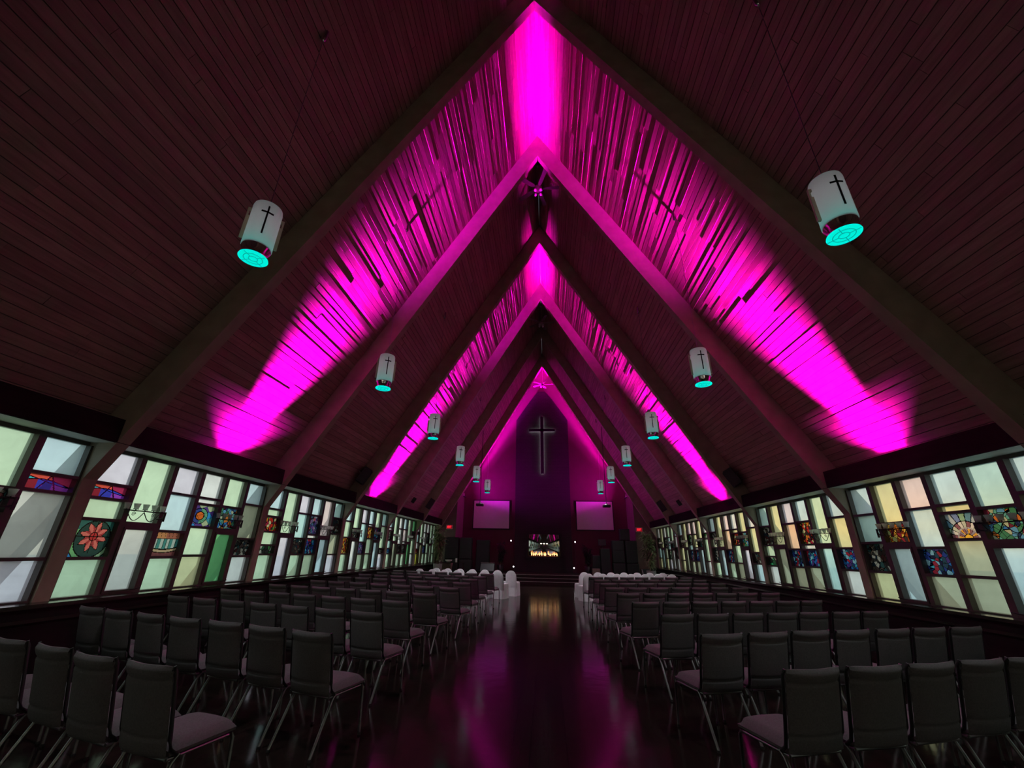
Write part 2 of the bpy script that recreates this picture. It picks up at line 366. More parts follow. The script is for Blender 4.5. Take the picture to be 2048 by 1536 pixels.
def make_ceiling():
    b = MB(); tones = []
    W1 = 6.55; ca = 1 / math.hypot(1, M); L = W1 / ca; bw = 0.137
    rows = int(L / bw)
    for side in (-1, 1):
        nrm = Vector((-side * M, 0, -1)).normalized()      # towards the room
        dirx = Vector((side * ca, 0, -M * ca))
        for r in range(rows + 1):
            s0 = r * bw; s1 = s0 + bw - 0.010
            y = YR - random.uniform(0, 2)
            while y < YW:
                ln = random.uniform(1.4, 4.6); y1 = min(y + ln, YW); ya = max(y, YR)
                if y1 > ya + 0.02:
                    o0 = random.gauss(0, 0.0022); o1 = o0 + random.gauss(0, 0.0022); oz = random.gauss(0, 0.0012)
                    base = Vector((XR, 0, HT))
                    P = []
                    for (ss, yy, of) in ((s0, ya, o0), (s1, ya, o1), (s1, y1 - 0.003, o1 + oz), (s0, y1 - 0.003, o0 + oz)):
                        P.append(base + dirx * ss + Vector((0, yy, 0)) + nrm * of)
                    Q = [p - nrm * 0.02 for p in P]
                    n0 = len(b.f)
                    b.add(P + Q, [(0, 1, 2, 3), (0, 4, 5, 1), (1, 5, 6, 2), (2, 6, 7, 3), (3, 7, 4, 0)])
                    t = random.uniform(0.78, 1.08); t2 = t * random.uniform(0.94, 1.03)
                    tones += [(t, t2, t2 * random.uniform(0.95, 1.02), 1)] * (len(b.f) - n0)
                y += ln
        A = Vector((XR, 0, HT)) - nrm * 0.016; Bp = A + dirx * L; up = -nrm * 0.25
        n0 = len(b.f)
        vs = [Vector((p.x, yy, p.z)) for yy in (YR - 0.2, YW + 0.3) for p in (A, Bp, Bp + up, Vector((A.x, 0, A.z + 0.5)))]
        b.add(vs, [(0, 1, 2, 3), (4, 7, 6, 5), (0, 4, 5, 1), (1, 5, 6, 2), (2, 6, 7, 3), (3, 7, 4, 0)])
        tones += [(0.25, 0.25, 0.25, 1)] * (len(b.f) - n0)
    o = b.build('ceiling', MT['ceiling'])
    at = o.data.attributes.new('Tone', 'FLOAT_COLOR', 'FACE')
    at.data.foreach_set('color', [c for t in tones for c in t])
    return o
st(make_ceiling(), 'steep pitched ceiling of narrow brown tongue and groove boards', 'ceiling')

# frames: rafters running on past the windows to the ground outside, with an upright leg and haunch inside
def frame_mesh():
    b = MB()
    for s in (-1, 1):
        def fn(u, v, a, s=s): return (XR + s * u, a, v)
        xo = 7.75
        b.prism([(0, HB), (xo, HB - M * xo), (xo + 0.52, HT - M * (xo + 0.52)), (0, HT)], 0, TH, fn)
        zl = HB - M * LEG; xv = (HB - 2.94) / M
        b.prism([(LEG, 0.0), (LEG + 0.17, 0.0), (LEG + 0.17, HB - M * (LEG + 0.17) + 0.01), (LEG, zl + 0.002)], 0.0005, TH - 0.0005, fn)
    return b.mesh('timber_frame', MT['beam'])
fm = frame_mesh()
where = {-2: 'behind the camera at the rear wall', -1: 'behind the camera in the rear half', 0: 'overhead just in front of the camera',
         1: 'nearest the camera in view', 2: 'magenta lit, second in view', 3: 'dark, third in view', 4: 'magenta lit, fourth in view', 5: 'dark, fifth in view', 6: 'furthest, framing the chancel opening'}
for i in range(-1, 7):
    o = bpy.data.objects.new('timber_frame', fm); C.objects.link(o); o.location = (0, fy(i), 0)
    st(o, 'laminated timber A-frame, ' + where[i], 'beam')
    o['group'] = 'timber roof frames'

for s, nm in ((-1, 'left'), (1, 'right')):
    X = lambda w: XR + s * w
    def bx(w0, w1, y0, y1, z0, z1, b): b.box(min(X(w0), X(w1)), max(X(w0), X(w1)), y0, y1, z0, z1)
    b = MB()      # header with a light trough on top
    bx(VAL, VAL + 0.04, YR, YEND, 2.94, 3.275, b); bx(VAL + 0.04, GL + 0.1, YR, YEND, 2.96, 3.0, b)
    n = 'trim_1' if s < 0 else 'trim_2'
    st(b.build(n, MT['header']), 'dark header beam above the %s windows with a light trough' % nm, 'beam')
    b = MB(); bx(VAL + 0.041, GL - 0.02, YR, YEND, 2.9405, 2.9595, b)
    st(b.build('trim_3' if s < 0 else 'trim_4', MT['soffit']), 'pale soffit strip above the %s windows' % nm, 'trim')
    b = MB(); bx(SILL - 0.02, GL + 0.05, YR, YEND, 0.855, 0.90, b); bx(SILL - 0.005, SILL + 0.06, YR, YEND, 0.70, 0.74, b)
    st(b.build('trim_5' if s < 0 else 'trim_6', MT['dark_wood']), 'long glossy dark window sill along the %s wall' % nm, 'sill')
    b = MB(); bx(SILL + 0.02, GL + 0.2, YR, YEND, 0.0, 0.856, b)
    st(b.build('wall_' + nm, MT['header']), 'dark panelled dado wall below the %s windows' % nm, 'wall')
    b = MB(); bx(SILL, SILL + 0.03, YR, YEND, 0.0, 0.12, b)
    st(b.build('baseboard_' + nm, MT['black']), 'black baseboard along the foot of the %s wall' % nm, 'baseboard')
    # wall returns beside the chancel opening
    wo = 5.2
    b = MB()
    def fn(u, v, a, s=s): return (XR + s * u, a, v)
    b.prism([(wo, 0), (GL + 0.15, 0), (GL + 0.15, HT - M * (GL + 0.15) + 0.02), (wo, HT - M * wo + 0.02)], YEND, YEND + 0.12, fn)
    bx(wo, wo + 0.12, YEND + 0.12, YW, 0, HT - M * wo - 0.15, b)
    st(b.build('wall_%s_return' % nm, [MT['tan']]), 'tan wall return on the %s of the chancel opening' % nm, 'wall')

# chancel end wall, rear wall
b = MB()
def fnw(u, v, a): return (XR + u, a, v)
b.prism([(-6.6, 0), (6.6, 0), (6.6, HT - M * 6.6 + 0.02), (0, HT + 0.02), (-6.6, HT - M * 6.6 + 0.02)], YW, YW + 0.2, fnw)
st(b.build('wall_end', MT['maroon']), 'burgundy gable wall at the end of the chancel', 'wall')
b = MB()
b.prism([(-6.6, 0), (6.6, 0), (6.6, HT - M * 6.6 + 0.02), (0, HT + 0.02), (-6.6, HT - M * 6.6 + 0.02)], YR - 0.2, YR, fnw)
st(b.build('wall_rear', MT['rear']), 'plain gable wall behind the camera', 'wall')

# stage and steps
b = MB()
b.box(XR - SILL + 0.02, XR + SILL - 0.02, 24.2, YEND, 0.001, STAGE); b.box(XR - 5.19, XR + 5.19, YEND, YW, 0.001, STAGE)
st(b.build('floor_stage', MT['carpet']), 'dark carpeted stage platform at the front of the hall', 'floor')
ste = empty('stage_steps', (XR, 23.6, 0), 'wide dark steps up to the stage at the end of the aisle', 'steps', kind='structure')
for k, (ya, z) in enumerate(((0.0, 0.15), (0.3, 0.30), (0.6, 0.45))):
    b = MB(); b.box(-2.6, 2.6, ya, 0.598, 0.001 if k == 0 else z - 0.149, z - 0.001) if k < 2 else None
    if k < 2: b.build('step_tread', MT['carpet'], ste)
    b = MB(); b.box(-2.6, 2.6, ya - 0.012, ya + 0.03, z - 0.02, z + 0.004); b.build('step_nosing', MT['step_edge'], ste)

# ground outside
b = MB(); b.add([(-80, -60, -0.25), (80, -60, -0.25), (80, 90, -0.25), (-80, 90, -0.25)], [(0, 1, 2, 3)])
st(b.build('ground', MT['ground']), 'paving outside the windows', 'ground')

# ------------------------------------------------------------------ windows
COL = {'G': (.66, .86, .60), 'L': (.80, .76, .84), 'B': (.62, .82, .86), 'T': (.55, .82, .78), 'W': (.84, .86, .82), 'O': (.50, .54, .38),
       'Y': (.80, .80, .45), 'P': (.90, .62, .42), 'K': (.88, .72, .70), 'E': (.16, .50, .20), 'V': (.72, .70, .08), 'S': (.66, .67, .62)}
def vor_pick(u, v): return None
INK = (0, 0, 0)
def near(d, w): return abs(d) < w
def art_wave(u, v):
    c1 = 0.45 + 0.28 * math.sin(3.2 * u + 0.3); c2 = 0.62 + 0.3 * math.sin(2.6 * u + 2.0)
    if near(v - c1, .035) or near(v - c2, .03) or near(u - .34 - .2 * v, .018) or near(u - .72 + .15 * v, .018): return INK
    if v > max(c1, c2): return (.75, .10, .06) if u < .6 else (.42, .03, .10)
    if v > c2 and v <= c1: return (.03, .06, .50)
    if v > c1: return (.05, .42, .42)
    return (.28, .05, .45) if u > .62 else ((.04, .05, .42) if u > .3 else (.25, .02, .03))
def art_flower(u, v):
    x = u - .58; y = (v - .56) * .85; r = math.hypot(x, y); a = math.atan2(y, x)
    if near(x, .012) and r < .40 or near(y, .014) and r < .42: return INK
    star = .20 + .17 * abs(((a / (PI / 4) + 8.3) % 1) * 2 - 1)
    if near(r - star, .014) or near(r - .10, .012): return INK
    if r < .10: return (.45, .03, .03)
    if r < star: return (.60, .14, .11) if int((a + PI) / (PI / 8)) % 2 else (.34, .04, .04)
    e = math.hypot(x * 1.0, y + .06)
    if near(e - .44, .014): return INK
    if e < .44: return (.02, .05, .04)
    if e < .56 and v < .75:
        return INK if near(e - .55, .014) else ((.16, .40, .16) if u < .5 else (.22, .36, .2))
    if v < .3 and u < .35: return (.04, .25, .55)
    return (.03, .12, .10)
def art_sun(u, v):
    x = (u - .5) * 1.0; y = v * .72; r = math.hypot(x, y); a = math.atan2(y, x); k = int(a / (PI / 11))
    if near(r - .30, .02): return (.35, .34, .33)
    if near(r - .50, .014) or near(r - .12, .012): return INK
    if abs((a / (PI / 11)) % 1 - .5) > .42 and r > .12: return INK
    if r < .12: return (.75, .42, .04)
    if r < .30: return [(.22, .10, .12), (.65, .32, .05), (.25, .2, .24)][k % 3]
    if r < .50: return [(.55, .52, .48), (.20, .08, .10), (.42, .44, .36)][k % 3]
    return [(.10, .22, .30), (.22, .36, .24), (.16, .22, .42), (.34, .40, .44)][k % 4]
def art_boat(u, v):
    if v > .72: return INK if near((u * 7 + v) % 1, .07) or near(v - .73, .02) else ((.45, .20, .08) if u < .5 else (.30, .10, .06))
    hull = .28 + .35 * (u - .5) ** 2
    if near(v - hull, .025) or near(v - hull + .14, .02): return INK
    if v > hull: return INK if near((u * 9) % 1, .12) else ((.35, .42, .36) if int(u * 9) % 2 else (.05, .2, .17))
    if v > hull - .14: return (.38, .28, .16)
    return (.16, .05, .05)
def art_figure(u, v):
    r = math.hypot(u - .42, (v - .5) * .9)
    if near(r - .18, .02) or near(r - .34, .016) or near((u * 3 + v * 2.2) % 1, .045) or near((v * 3 - u * 1.4) % 1, .045): return INK
    if r < .18: return (.55, .12, .02)
    if r < .34: return (.10, .28, .16) if u > .42 else (.03, .05, .2)
    return [(.03, .22, .5), (.08, .04, .2), (.35, .42, .25), (.05, .25, .3)][(int(u * 3 + v * 2.2) + int(v * 3 - u * 1.4 + 5)) % 4]
ARTS = {'wave': art_wave, 'flower': art_flower, 'sun': art_sun, 'boat': art_boat, 'figure': art_figure}

A = {}   # column: separators from the top, panes from the top ('h' after a letter marks an opening hopper light)
LW = {
 -2: None, -1: None,
 0: [([2.42, 1.92, 1.41], 'B *d G L'), ([1.9], 'G Lh'), ([2.43, 1.81, 1.4], 'L T *m G'), ([2.42, 1.8, 1.42], 'B *b G O'), ([2.20, 1.9], 'G *d Sh'), ([2.43, 2.21, 1.40], 'B @wave S L')],
 1: [([2.42, 2.21, 1.92, 1.4], 'L @wave G @flower G'), ([1.9], 'G Sh'), ([2.43, 1.81, 1.4], 'L B @boat G'), ([2.43, 2.32, 1.91, 1.42], 'W W @figure G Y'), ([2.33, 1.9], 'G *m Eh'), ([2.44, 1.74, 1.4], 'B O *d W')],
 2: [([2.43, 2.26, 1.92, 1.63, 1.43], 'B G *r G *g G'), ([1.9], 'G Lh'), ([2.43, 1.81, 1.42], 'L T *d G'), ([2.43, 1.92, 1.82, 1.42], 'B *p W *b G'), ([1.9], 'K Bh'), ([2.45, 1.99, 1.41], 'T *d O L')],
 3: [([2.42, 1.92, 1.42], 'B G *o G'), ([2.22, 1.9], 'G *d Wh'), ([2.42, 1.8, 1.41], 'L T *p G'), ([2.42, 2.34, 1.93, 1.42], 'B W *o G G'), ([2.33, 1.9], 'G *b Bh'), ([2.43, 1.61, 1.42], 'T G *d L')],
 4: [([2.42, 2.31, 1.92, 1.62, 1.41], 'B W *d T *b G'), ([1.9], 'G Oh'), ([2.43, 1.79, 1.41], 'W W *d G'), ([2.43, 1.91, 1.8, 1.41], 'B K W *d G'), ([1.9], 'G Eh'), ([2.39, 2.08, 1.4], 'E *d G W')],
 5: [([2.42, 2.31, 1.92, 1.62, 1.41], 'W *d T W *r V'), ([1.9], 'G Yh'), ([2.43, 1.79, 1.41], 'W W *b G'), ([2.43, 1.91, 1.41], 'W *d G G'), ([1.9], 'G Gh'), ([2.40, 1.92, 1.4], 'G W G G')],
}
RW = {
 -2: None, -1: None, 0: None,
 1: [([2.43, 1.74, 1.4], 'B O *d W'), ([2.29, 1.85], 'T *m Bh'), ([2.39, 2.27, 1.88, 1.37], 'B Y @sun O O'), ([2.38, 1.77, 1.36], 'K B *b O'), ([2.19, 1.85], 'Y *o Bh'), ([2.38, 1.87, 1.36], 'B T *d Y')],
 2: [([2.4, 1.78, 1.36], 'B Y *b W'), ([1.87], 'G Th'), ([2.39, 1.87, 1.76, 1.38], 'B *r W *b O'), ([2.38, 1.77, 1.36], 'L P *b O'), ([1.87], 'Y Oh'), ([2.38, 1.88, 1.59, 1.35], 'T *d G *g W')],
 3: [([2.39, 1.69, 1.38], 'W Y *d B'), ([2.29, 1.85], 'Y *m Lh'), ([2.4, 2.28, 1.91, 1.37], 'W Y *r G O'), ([2.4, 1.78, 1.37], 'K P *b G'), ([1.86], 'Y Bh'), ([2.39, 2.16, 1.85, 1.36], 'B *d O *d G')],
 4: [([2.39, 2.18, 1.37], 'W *g G W'), ([2.21, 1.87], 'Y *d Bh'), ([2.39, 1.87, 1.78, 1.35], 'K Y W *b O'), ([2.41, 1.99, 1.78, 1.34], 'K *g T *b O'), ([1.88], 'Y Oh'), ([2.4, 1.89, 1.35], 'B *d Y Y')],
 5: [([2.41, 1.90, 1.42], 'B W *d W'), ([2.2, 1.87], 'G *d Wh'), ([2.39, 1.8, 1.38], 'G T *g L'), ([2.39, 1.9, 1.4], 'W *d O Y'), ([1.9], 'Y Th'), ([2.39, 1.9, 1.4], 'W *d T Y')],
}
HEAD, BOT = 2.885, 0.92
PM = {}
def pane_obj(s, y0, y1, z0, z1, kind, parent, yo):
    x = XR + s * GL
    if kind[0] == '@':
        b = MB(); nx, nz = 56, 44; fnc = ARTS[kind[1:]]; cols = []
        vs = [(x, y0 + (y1 - y0) * i / nx - yo, z0 + (z1 - z0) * j / nz) for j in range(nz + 1) for i in range(nx + 1)]
        fs = [(j * (nx + 1) + i, j * (nx + 1) + i + 1, (j + 1) * (nx + 1) + i + 1, (j + 1) * (nx + 1) + i) for j in range(nz) for i in range(nx)]
        for j in range(nz):
            for i in range(nx):
                u = (i + .5) / nx; u = u if s < 0 else 1 - u
                cols += [*fnc(u, (j + .5) / nz), 1]
        b.add(vs, fs); o = b.build('stained_glass_panel', MT['art'], parent)
        at = o.data.attributes.new('Col', 'FLOAT_COLOR', 'FACE'); at.data.foreach_set('color', cols)
        o['label'] = {'@wave': 'stained glass panel of red, teal and violet waves', '@flower': 'stained glass panel of a red star flower with green leaves', '@sun': 'stained glass panel of a half sun with rays',
                      '@boat': 'stained glass panel of a brown hull under pale stripes', '@figure': 'stained glass panel with an orange round in blue'}[kind]
        return o
    b = MB(); b.add([(x, y0 - yo, z0), (x, y1 - yo, z0), (x, y1 - yo, z1), (x, y0 - yo, z1)], [(0, 1, 2, 3)])
    if kind[0] == '*':
        return b.build('stained_glass_panel', ST[kind[1]], parent)
    o = b.build('glass_pane', MT['pane'], parent)
    c = COL[kind]; j = random.uniform(0.93, 1.05)
    o.color = (min(1, c[0] * j), min(1, c[1] * j), min(1, c[2] * j), 1)
    return o
wn = 0
SC_SPOTS = []
for s, tab, nm in ((-1, LW, 'left'), (1, RW, 'right')):
    for k in range(-2, 6):
        wn += 1
        spec = tab[k] or (LW if s > 0 else RW)[2 + (k % 2)]
        ya = fy(k) + TH + 0.004; yb = fy(k + 1) - 0.004
        if k == -2: ya = YR + 0.05
        cw = (yb - ya) / 6
        pos = 'behind the camera' if k < 0 else ('beside the camera' if k == 0 else ('nearest in view' if k == 1 else '%s bay from the camera' % ORD[k - 1]))
        ex = {(-1, 0): 'with a wave panel at the edge of view', (-1, 1): 'with a red star flower panel and a green light', (-1, 2): 'with a red figure panel high up', (-1, 3): 'with an amber panel low down',
              (-1, 4): 'with a teal light beside amber', (-1, 5): 'with a yellow light by the plant', (1, 1): 'with a half sun panel', (1, 2): 'with red and blue panels over olive lights', (1, 3): 'with a peach light', (1, 4): 'with pink and blue lights', (1, 5): 'by the big plant'}.get((s, k), 'rearmost' if k == -2 else 'of six columns')
        W = empty('window_%d' % wn, (0, ya, 0), '%s hand wall of coloured window panes, %s, %s' % (nm, pos, ex), 'window', kind='structure')
        fr = MB(); x0, x1 = sorted((XR + s * (GL - 0.085), XR + s * (GL + 0.05)))
        L = yb - ya
        fr.box(*sorted((XR + s * (GL - 0.015), x1 if s > 0 else x0)), 0, L, HEAD, 2.944); fr.box(x0, x1, 0, L, 0.90, BOT)
        hop = MB(); hasp = False
        fr.box(x0, x1, 0, 0.03, BOT, HEAD); fr.box(x0, x1, L - 0.03, L, BOT, HEAD)
        for c in range(1, 6): fr.box(x0, x1, c * cw - 0.045, c * cw + 0.045, BOT, HEAD)
        for c in range(6):
            seps, codes = spec[c]; codes = codes.split(); ci = c
            y0 = c * cw + (0.045 if c else 0.03); y1 = (c + 1) * cw - (0.045 if c < 5 else 0.03)
            zs = [HEAD] + seps + [BOT]
            for i, cd in enumerate(codes):
                zt, zb = zs[i], zs[i + 1]
                h = cd.endswith('h') and cd[0] not in '*@'
                if i > 0: zt -= 0.02
                if i < len(codes) - 1: zb += 0.02
                if h:
                    zt -= 0.04
                    xx0, xx1 = sorted((XR + s * (GL - 0.10), XR + s * (GL + 0.03))); hb = MB()
                    hb.box(xx0, xx1, y0, y0 + 0.035, zb + 0.002, zt); hb.box(xx0, xx1, y1 - 0.035, y1, zb + 0.002, zt)
                    hb.box(xx0, xx1, y0 + 0.035, y1 - 0.035, zb + 0.002, zb + 0.035); hb.box(xx0, xx1, y0 + 0.035, y1 - 0.035, zt - 0.035, zt)
                    hf = hb.build('hopper_frame', MT['mullion'], W)
                    la = MB(); xl = XR + s * (GL - 0.115); la.tube([(xl, y1 - 0.12, zb + 0.03), (xl - s * 0.05, y1 - 0.10, zb + 0.035), (xl - s * 0.06, y1 - 0.02, zb + 0.05)], 0.008, 6); la.build('latch', MT['iron'], hf)
                    pane_obj(s, ya + y0 + 0.035, ya + y1 - 0.035, zb + 0.035, zt - 0.035, cd[0], W, ya)
                else:
                    pane_obj(s, ya + y0, ya + y1, zb, zt, cd, W, ya)
                if i < len(codes) - 1:
                    nxt = codes[i + 1]; hh = nxt.endswith('h') and nxt[0] not in '*@'
                    fr.box(x0, x1, y0, y1, zs[i + 1] - (0.06 if hh else 0.02), zs[i + 1] + 0.02)
        fr.build('window_frame', MT['mullion'], W)
        if k >= 0: SC_SPOTS += [(s, k, ya + 2 * cw, 2), (s, k, ya + 5 * cw, 5)]

# candle sconces on the mullions
def make_sconce():
    t = empty('candle_sconce', (0, 0, 0))
    b = MB()
    b.tube([(0, -0.38, 0), (0, 0.30, 0)], 0.009, 6)
    b.rbox(-0.008, 0.008, 0.32, 0.36, -0.13, 0.02, 0.003)
    b.tube([(0, 0.2, -0.1), (0, 0.34, -0.1)], 0.007, 6); b.tube([(0, 0.3, 0), (0, 0.35, 0)], 0.009, 6)
    for sg in (-1, 1):
        pts = [(0, -0.04 + sg * 0.28 * (i / 10), -0.015 - 0.13 * math.sin(PI * (i / 10)) * (1 if i < 10 else 1)) for i in range(11)]
        b.tube(pts, 0.006, 6)
        cpt = Vector((0, -0.04 + sg * 0.17, -0.05))
        b.tube([cpt + Vector((0, 0.035 * (1 - i / 16) * math.cos(i * 0.7), 0.035 * (1 - i / 16) * math.sin(i * 0.7))) for i in range(14)], 0.004, 5)
    b.tube([(0, 0.34, -0.05), (-0.03, 0.34, -0.08), (-0.088, 0.34, -0.09)], 0.008, 6)
    b.build('bracket', MT['iron'], t)
    m = MB(); m.lathe([(0.034, 0.012), (0.036, 0.02), (0.030, 0.03), (0.034, 0.05), (0.046, 0.10), (0.044, 0.10), (0.030, 0.045)], 14, caps=False)
    m.lathe([(0.008, -0.002), (0.008, 0.014), (0.034, 0.016), (0.034, 0.02)], 12, mi=1)
    me = m.mesh('candle_cup', [MT['cup'], MT['iron']])
    for i in range(5):
        o = bpy.data.objects.new('candle_cup', me); C.objects.link(o); o.parent = t; o.location = (0, -0.35 + 0.155 * i, 0.005)
    return t
proto = make_sconce()
for i, (s, k, y, c) in enumerate(SC_SPOTS):
    o = proto if i == 0 else dup(proto)
    o.location = (XR + s * (GL - 0.175), y - 0.38, 2.08); o.rotation_euler = (0, 0, 0)
    o.scale = (-s, 1, 1)
    bay = {0: 'window beside the camera', 1: 'nearest full window'}.get(k, '%s window bay' % ORD[k])
    tag(o, 'black iron candle sconce with white cups, %s wall, %s, %s mullion' % ('left' if s < 0 else 'right', bay, 'nearer' if c == 2 else 'further'), 'sconce', 'wrought iron candle sconces on the window mullions')

# ------------------------------------------------------------------ pendants
def make_pendant():
    t = empty('pendant_lamp', (0, 0, 0))
    b = MB(); n = 40
    prof = [(0.150, 0.145), (0.155, 0.16), (0.155, 0.70), (0.148, 0.735), (0.0, 0.742)]
    b.lathe(prof, n, caps=False); b.build('drum_shade', MT['shell'], t)
    b = MB(); b.lathe([(0.142, 0.02), (0.128, 0.05), (0.128, 0.10), (0.148, 0.135), (0.148, 0.15)], n, caps=False); col = b.build('chrome_collar', MT['chrome'], t)
    b = MB(); b.lathe([(0.150, 0.012), (0.146, 0.024), (0.13, 0.024)], n, caps=False); b.add([(0.150 * math.cos(2 * PI * k / n), 0.150 * math.sin(2 * PI * k / n), 0.012) for k in range(n)], [tuple(reversed(range(n)))])
    b.build('lens', MT['cyan'], t)
    g = MB()
    for r in (0.045, 0.095): g.tube([(r * math.cos(2 * PI * k / 28), r * math.sin(2 * PI * k / 28), 0.010) for k in range(29)], 0.004, 5)
    for k in range(4):
        a = PI / 4 + k * PI / 2
        g.tube([(0.045 * math.cos(a), 0.045 * math.sin(a), 0.010), (0.145 * math.cos(a), 0.145 * math.sin(a), 0.010)], 0.0038, 5)
    g.build('lens_grid', MT['cyan_line'], t)
    b = MB(); b.add([(0.14 * math.cos(2 * PI * k / n), 0.14 * math.sin(2 * PI * k / n), 0.152) for k in range(n)], [tuple(range(n))])
    b.build('lamp', MT['cyan_inner'], t)
    b = MB(); b.lathe([(0.04, 0.2), (0.04, 0.66)], 12); b.build('fill_tube', MT['tube'], t)  # glowing tube added inside to brighten the drum
    for a in (PI / 2, -PI / 2):       # cross cut-outs as dark inlays
        b = MB(); mt = Matrix.Rotation(a, 4, 'Z')
        b.box(0.1535, 0.159, -0.009, 0.009, 0.27, 0.66, mat=mt)
        for sg in (-1, 1): b.add([mt @ Vector((0.159 * math.cos(th), 0.159 * math.sin(th), z)) for th, z in ((sg * 0.05, 0.56), (sg * 0.4, 0.56), (sg * 0.4, 0.585), (sg * 0.05, 0.585))], [(0, 1, 2, 3)])
        b.build('cross', MT['black'], t)
    for a in (0, PI):
        b = MB(); mt = Matrix.Rotation(a, 4, 'Z')
        b.box(0.150, 0.185, -0.012, 0.012, 0.615, 0.65, mat=mt); b.box(0.172, 0.190, -0.012, 0.012, 0.22, 0.65, mat=mt); b.box(0.150, 0.175, -0.012, 0.012, 0.22, 0.54, mat=mt)
        b.build('side_fin', MT['ivory'], t)
    L = bpy.data.lights.new('pendant_glow', 'SPOT'); L.energy = 130; L.spot_size = math.radians(120); L.spot_blend = 0.9; L.shadow_soft_size = 0.13; L.color = (0.92, 0.97, 1.0)
    lo = bpy.data.objects.new('pendant_glow', L); C.objects.link(lo); lo.parent = t; lo.location = (0, 0, -0.01)
    zc = HT - M * 3.125 - 4.57
    b = MB(); b.tube([(0, 0, 0.74), (0, 0, zc - 0.10)], 0.0045, 6); b.build('cable', MT['steel'], t)
    b = MB(); b.lathe([(0.012, zc - 0.16), (0.035, zc - 0.14), (0.045, zc - 0.08), (0.05, zc + 0.06)], 16); b.build('canopy', MT['chrome'], t)
    return t
pproto = make_pendant()
PY = [3.44, 7.38, 11.30, 15.25, 19.2, 23.1]
first = True
for s in (-1, 1):
    for i, y in enumerate(PY):
        o = pproto if first else dup(pproto); first = False
        o.location = (XR + s * 3.125, y, 4.57); o.rotation_euler = (0, 0, ((0.75, 0.55, 0.4, 0.3, 0.2, 0.1)[i] if s < 0 else -0.09))
        if i in (3, 4):        # extra spot energy added over the front seats to brighten the white chairs
            for ch in o.children:
                if ch.type == 'LIGHT': ch.data = ch.data.copy(); ch.data.energy = 340
        d = ['nearest the camera', 'second from the camera', 'third from the camera', 'fourth from the camera', 'fifth from the camera', 'furthest, by the chancel'][i]
        tag(o, 'white cylinder pendant lamp glowing cyan below, %s row, %s' % ('left' if s < 0 else 'right', d), 'pendant lamp', 'cylinder pendants with crosses hanging along the nave')

# ------------------------------------------------------------------ ceiling fans
def make_fan(drop):
    t = empty('ceiling_fan', (0, 0, 0))
    b = MB(); b.tube([(0, 0, 0.08), (0, 0, drop - 0.02)], 0.014, 8); b.build('downrod', MT['brass'], t)
    b = MB(); b.lathe([(0.05, drop - 0.12), (0.09, drop - 0.02), (0.10, drop + 0.05)], 16); b.build('canopy', MT['brass'], t)
    b = MB(); b.lathe([(0.03, -0.14), (0.10, -0.12), (0.13, -0.06), (0.13, 0.04), (0.08, 0.09), (0.02, 0.11)], 20); b.build('motor_housing', MT['brass'], t)
    m = MB(); m.prism([(0.12, -0.02), (0.2, -0.06), (0.74, -0.075), (0.78, -0.04), (0.78, 0.04), (0.74, 0.075), (0.2, 0.06), (0.12, 0.02)], -0.004, 0.004, lambda u, v, a: (u, v, a + v * 0.18))
    me = m.mesh('blade', MT['blade'])
    for k in range(5):
        o = bpy.data.objects.new('blade', me); C.objects.link(o); o.parent = t; o.rotation_euler = (0, 0, k * 2 * PI / 5 + 0.02)
    m = MB(); m.lathe([(0.02, 0.0), (0.045, -0.02), (0.055, -0.07), (0.03, -0.10)], 12); me = m.mesh('glass_shade', MT['shade'])
    for k in range(4):
        o = bpy.data.objects.new('glass_shade', me); C.objects.link(o); o.parent = t; a = k * PI / 2 + PI / 4
        o.location = (0.13 * math.cos(a), 0.13 * math.sin(a), -0.12)
    return t
for (y, z, lb) in ((10.2, 12.94, 'ceiling fan with light kit below the ridge, nearest one behind the second frame'), (18.95, 12.95, 'ceiling fan with light kit below the ridge, middle one behind the fourth frame'), (26.35, 12.42, 'ceiling fan in front of the burgundy chancel gable, furthest one')):
    f = make_fan(HT - z - 0.06); f.location = (XR, y, z); tag(f, lb, 'ceiling fan', 'ceiling fans along the ridge')

# ------------------------------------------------------------------ magenta up-lights
CELLS = ((-0.5, 0.56, 1.0), (9.0, 0.06, 0.9), (24.0, 0.012, 1.1), (44.0, 0.006, 1.1), (4.0, 0.12, 3.2), (-5.0, 0.12, 1.1), (-10.0, 0.06, 1.2))
CHANCEL = ((-0.5, 0.46, 0.5), (9.0, 0.08, 0.5), (24.0, 0.03, 0.6), (-5.0, 0.08, 0.6))
WASH = ((-42.0, 1.0, 5.2),)  # bars added to spread magenta over the screens and end wall
def uplight(x, y, z, s, col, power, label, tilt, length, spread, cells=CELLS):
    t = empty('uplight_bar', (x, y, z), label, 'uplight', 'magenta uplight bars behind the headers')
    b = MB(); b.rbox(-0.05, 0.05, -length / 2, length / 2, 0, 0.06, 0.008); b.build('housing', MT['plastic'], t)
    b = MB(); b.box(-0.03, 0.03, -length / 2 + 0.02, length / 2 - 0.02, 0.0605, 0.064); b.build('lens', MT['magenta_lens'], t)
    for q, (dt, share, sprd) in enumerate(cells):      # the bar's lens throws a tall narrow fan of light
        L = bpy.data.lights.new('uplight_glow', 'AREA'); L.shape = 'RECTANGLE'; L.size = 0.03; L.size_y = length; L.spread = math.radians(sprd * spread); L.color = col; L.energy = power * share
        o = bpy.data.objects.new('uplight_glow', L); C.objects.link(o); o.parent = t; o.location = (s * (0.03 - 0.018 * q), 0, 0.075)
        tl = tilt + math.radians(dt)
        d = Vector((-s * math.cos(tl), 0, math.sin(tl)))
        zq = -d; xq = Vector((0, 1, 0)).cross(zq).normalized(); yq = zq.cross(xq)
        o.rotation_euler = Matrix((xq, yq, zq)).transposed().to_euler()
    return t
